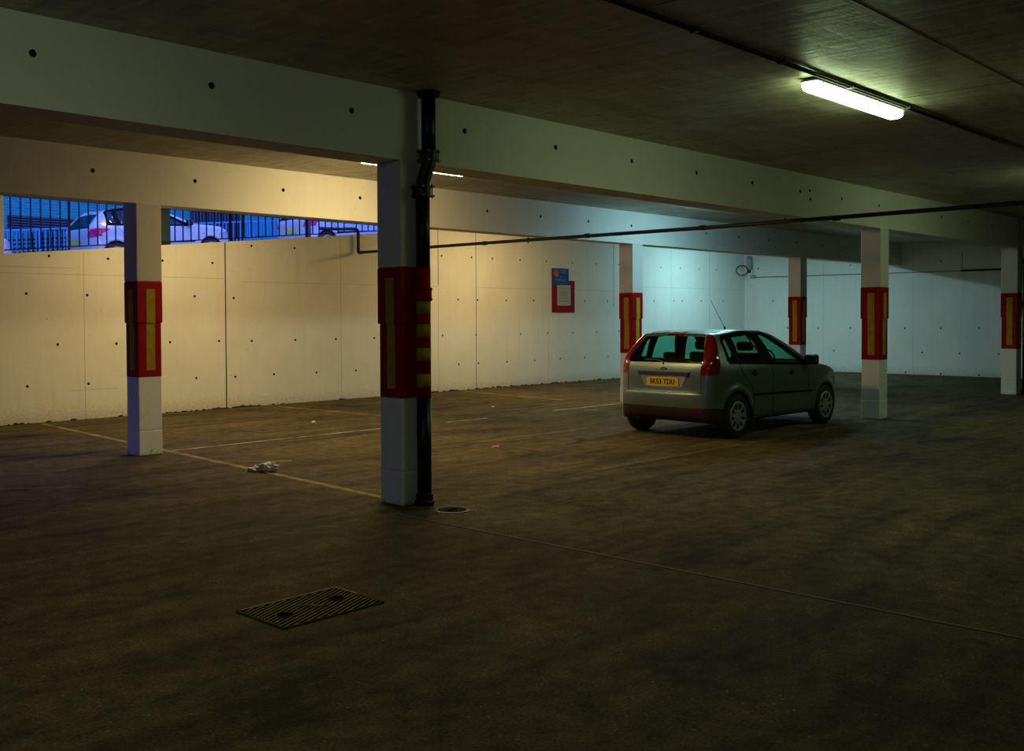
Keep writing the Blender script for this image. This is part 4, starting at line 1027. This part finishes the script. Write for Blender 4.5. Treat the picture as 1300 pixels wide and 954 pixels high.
def car_mats(paint, metal, plate_c):
    return dict(paint=simple('car_paint', paint, rough=.36, metal=metal, coat=.7), lens=simple('red_lens', (.17, .003, .008), rough=.12, coat=.5), lens_amber=simple('amber_lens', (.14, .015, .01), rough=.3),
        skirt=simple('dark_bumper_plastic', (.022, .014, .012), rough=.6), headlamp=simple('headlamp_glass', (.45, .48, .48), rough=.1, metal=.4),
        glass=glass_mat('tinted_car_glass', (.32, .66, .55)), cap=simple('hubcap_silver', (.36, .38, .34), rough=.4, metal=.4), cabin=simple('cabin_trim', (.02, .022, .022), rough=.85),
        seat=simple('seat_fabric', (.018, .02, .02), rough=.9), chrome=simple('chrome', (.62, .62, .58), rough=.18, metal=.8), plate=simple('plate_yellow', plate_c, rough=.4),
        badge=simple('badge_blue', (.005, .04, .42), rough=.2), mirror=simple('mirror_glass', (.55, .56, .45), rough=.08, metal=1.))
cm = car_mats((.175, .225, .20), .7, (.72, .48, .015))
make_car('hatchback_car', FIESTA, .014, cm, (12.17, 8.06, 0), math.radians(-.6), 'silver green hatchback car parked in the middle of the car park, seen from behind')
wm = car_mats((.46, .47, .42), 0., (.62, .60, .05)); wm['lens'] = simple('street_tail_lens', (.65, .004, .10), rough=.15); wm['skirt'] = wm['paint']; wm['glass'] = glass_mat('street_car_glass', (.22, .4, .5))
sl = math.atan(.096)
def street_car(x, y, label, rot=0., dz=0.): make_car('hatchback_car', CITY, .028, wm, (x, y, road(x) + dz), rot, label, ry=-sl, sc=.95, detail=False, plate=True, group='parked cars on the street')
street_car(10.9, 23.3, 'white hatchback with a red tail lamp, parked on the street behind the railing at left')
street_car(16.1, 22.4, 'white car farther up the street, partly hidden by the railing and black drain pipe', dz=.0)
street_car(5.62, 23.2, 'pale car on the street at the left edge, only its front corner in the opening')

# unseen street lamp, added on the pavement to brighten the parked cars
t = empty('added_street_lamp', (12.6, 17.6, road(12.6) + .12)); tag(t, 'added tall street lamp on the pavement outside the opening, above the view, brightening the parked cars', 'lamp')
bm = BM(); tube(bm, [(0, 0, 0), (0, 0, 4.2), (0, .3, 4.5), (0, 1.2, 4.6)], [.06, .05, .04, .03], 12); ob('pole', bm, M['steelgrey'], t, True)
bm = BM(); box(bm, -.14, .14, 1.1, 1.7, 4.56, 4.68); ob('lantern', bm, M['steelgrey'], t, bevel=.03)
bm = BM(); box(bm, -.11, .11, 1.16, 1.64, 4.53, 4.56); ob('lantern_glass', bm, emis('added_lamp_glow', (1., .70, .50), 260), t)

# ------------------------------------------------------------------ world, camera
w = bpy.data.worlds.new('dusk'); scene.world = w; w.use_nodes = True
bg = w.node_tree.nodes['Background']; bg.inputs[0].default_value = (.10, .20, 1., 1); bg.inputs[1].default_value = 3.5

cam = bpy.data.cameras.new('camera'); co = bpy.data.objects.new('camera', cam); COL.objects.link(co); scene.camera = co
f = 1298.61; yaw, pit, rol = .7534, -.0237, .0039
cam.sensor_fit = 'HORIZONTAL'; cam.sensor_width = 36; cam.lens = 36 * f / 1300
cam.shift_y = -45 / 1300; cam.clip_start = .05; cam.clip_end = 300
fw = Vector((math.cos(yaw) * math.cos(pit), math.sin(yaw) * math.cos(pit), math.sin(pit))); r = Vector((math.sin(yaw), -math.cos(yaw), 0)); u = r.cross(fw)
# image content rotated counter-clockwise by rol -> camera rolled clockwise
R_ = r * math.cos(rol) - u * math.sin(rol); U_ = u * math.cos(rol) + r * math.sin(rol)
co.matrix_world = Matrix(((R_.x, U_.x, -fw.x, 0), (R_.y, U_.y, -fw.y, 0), (R_.z, U_.z, -fw.z, 1.67), (0, 0, 0, 1)))
scene.view_settings.view_transform = 'Standard'; scene.view_settings.look = 'None'; scene.view_settings.gamma = 1
scene.view_settings.use_curve_mapping = False; scene.view_settings.exposure = 0
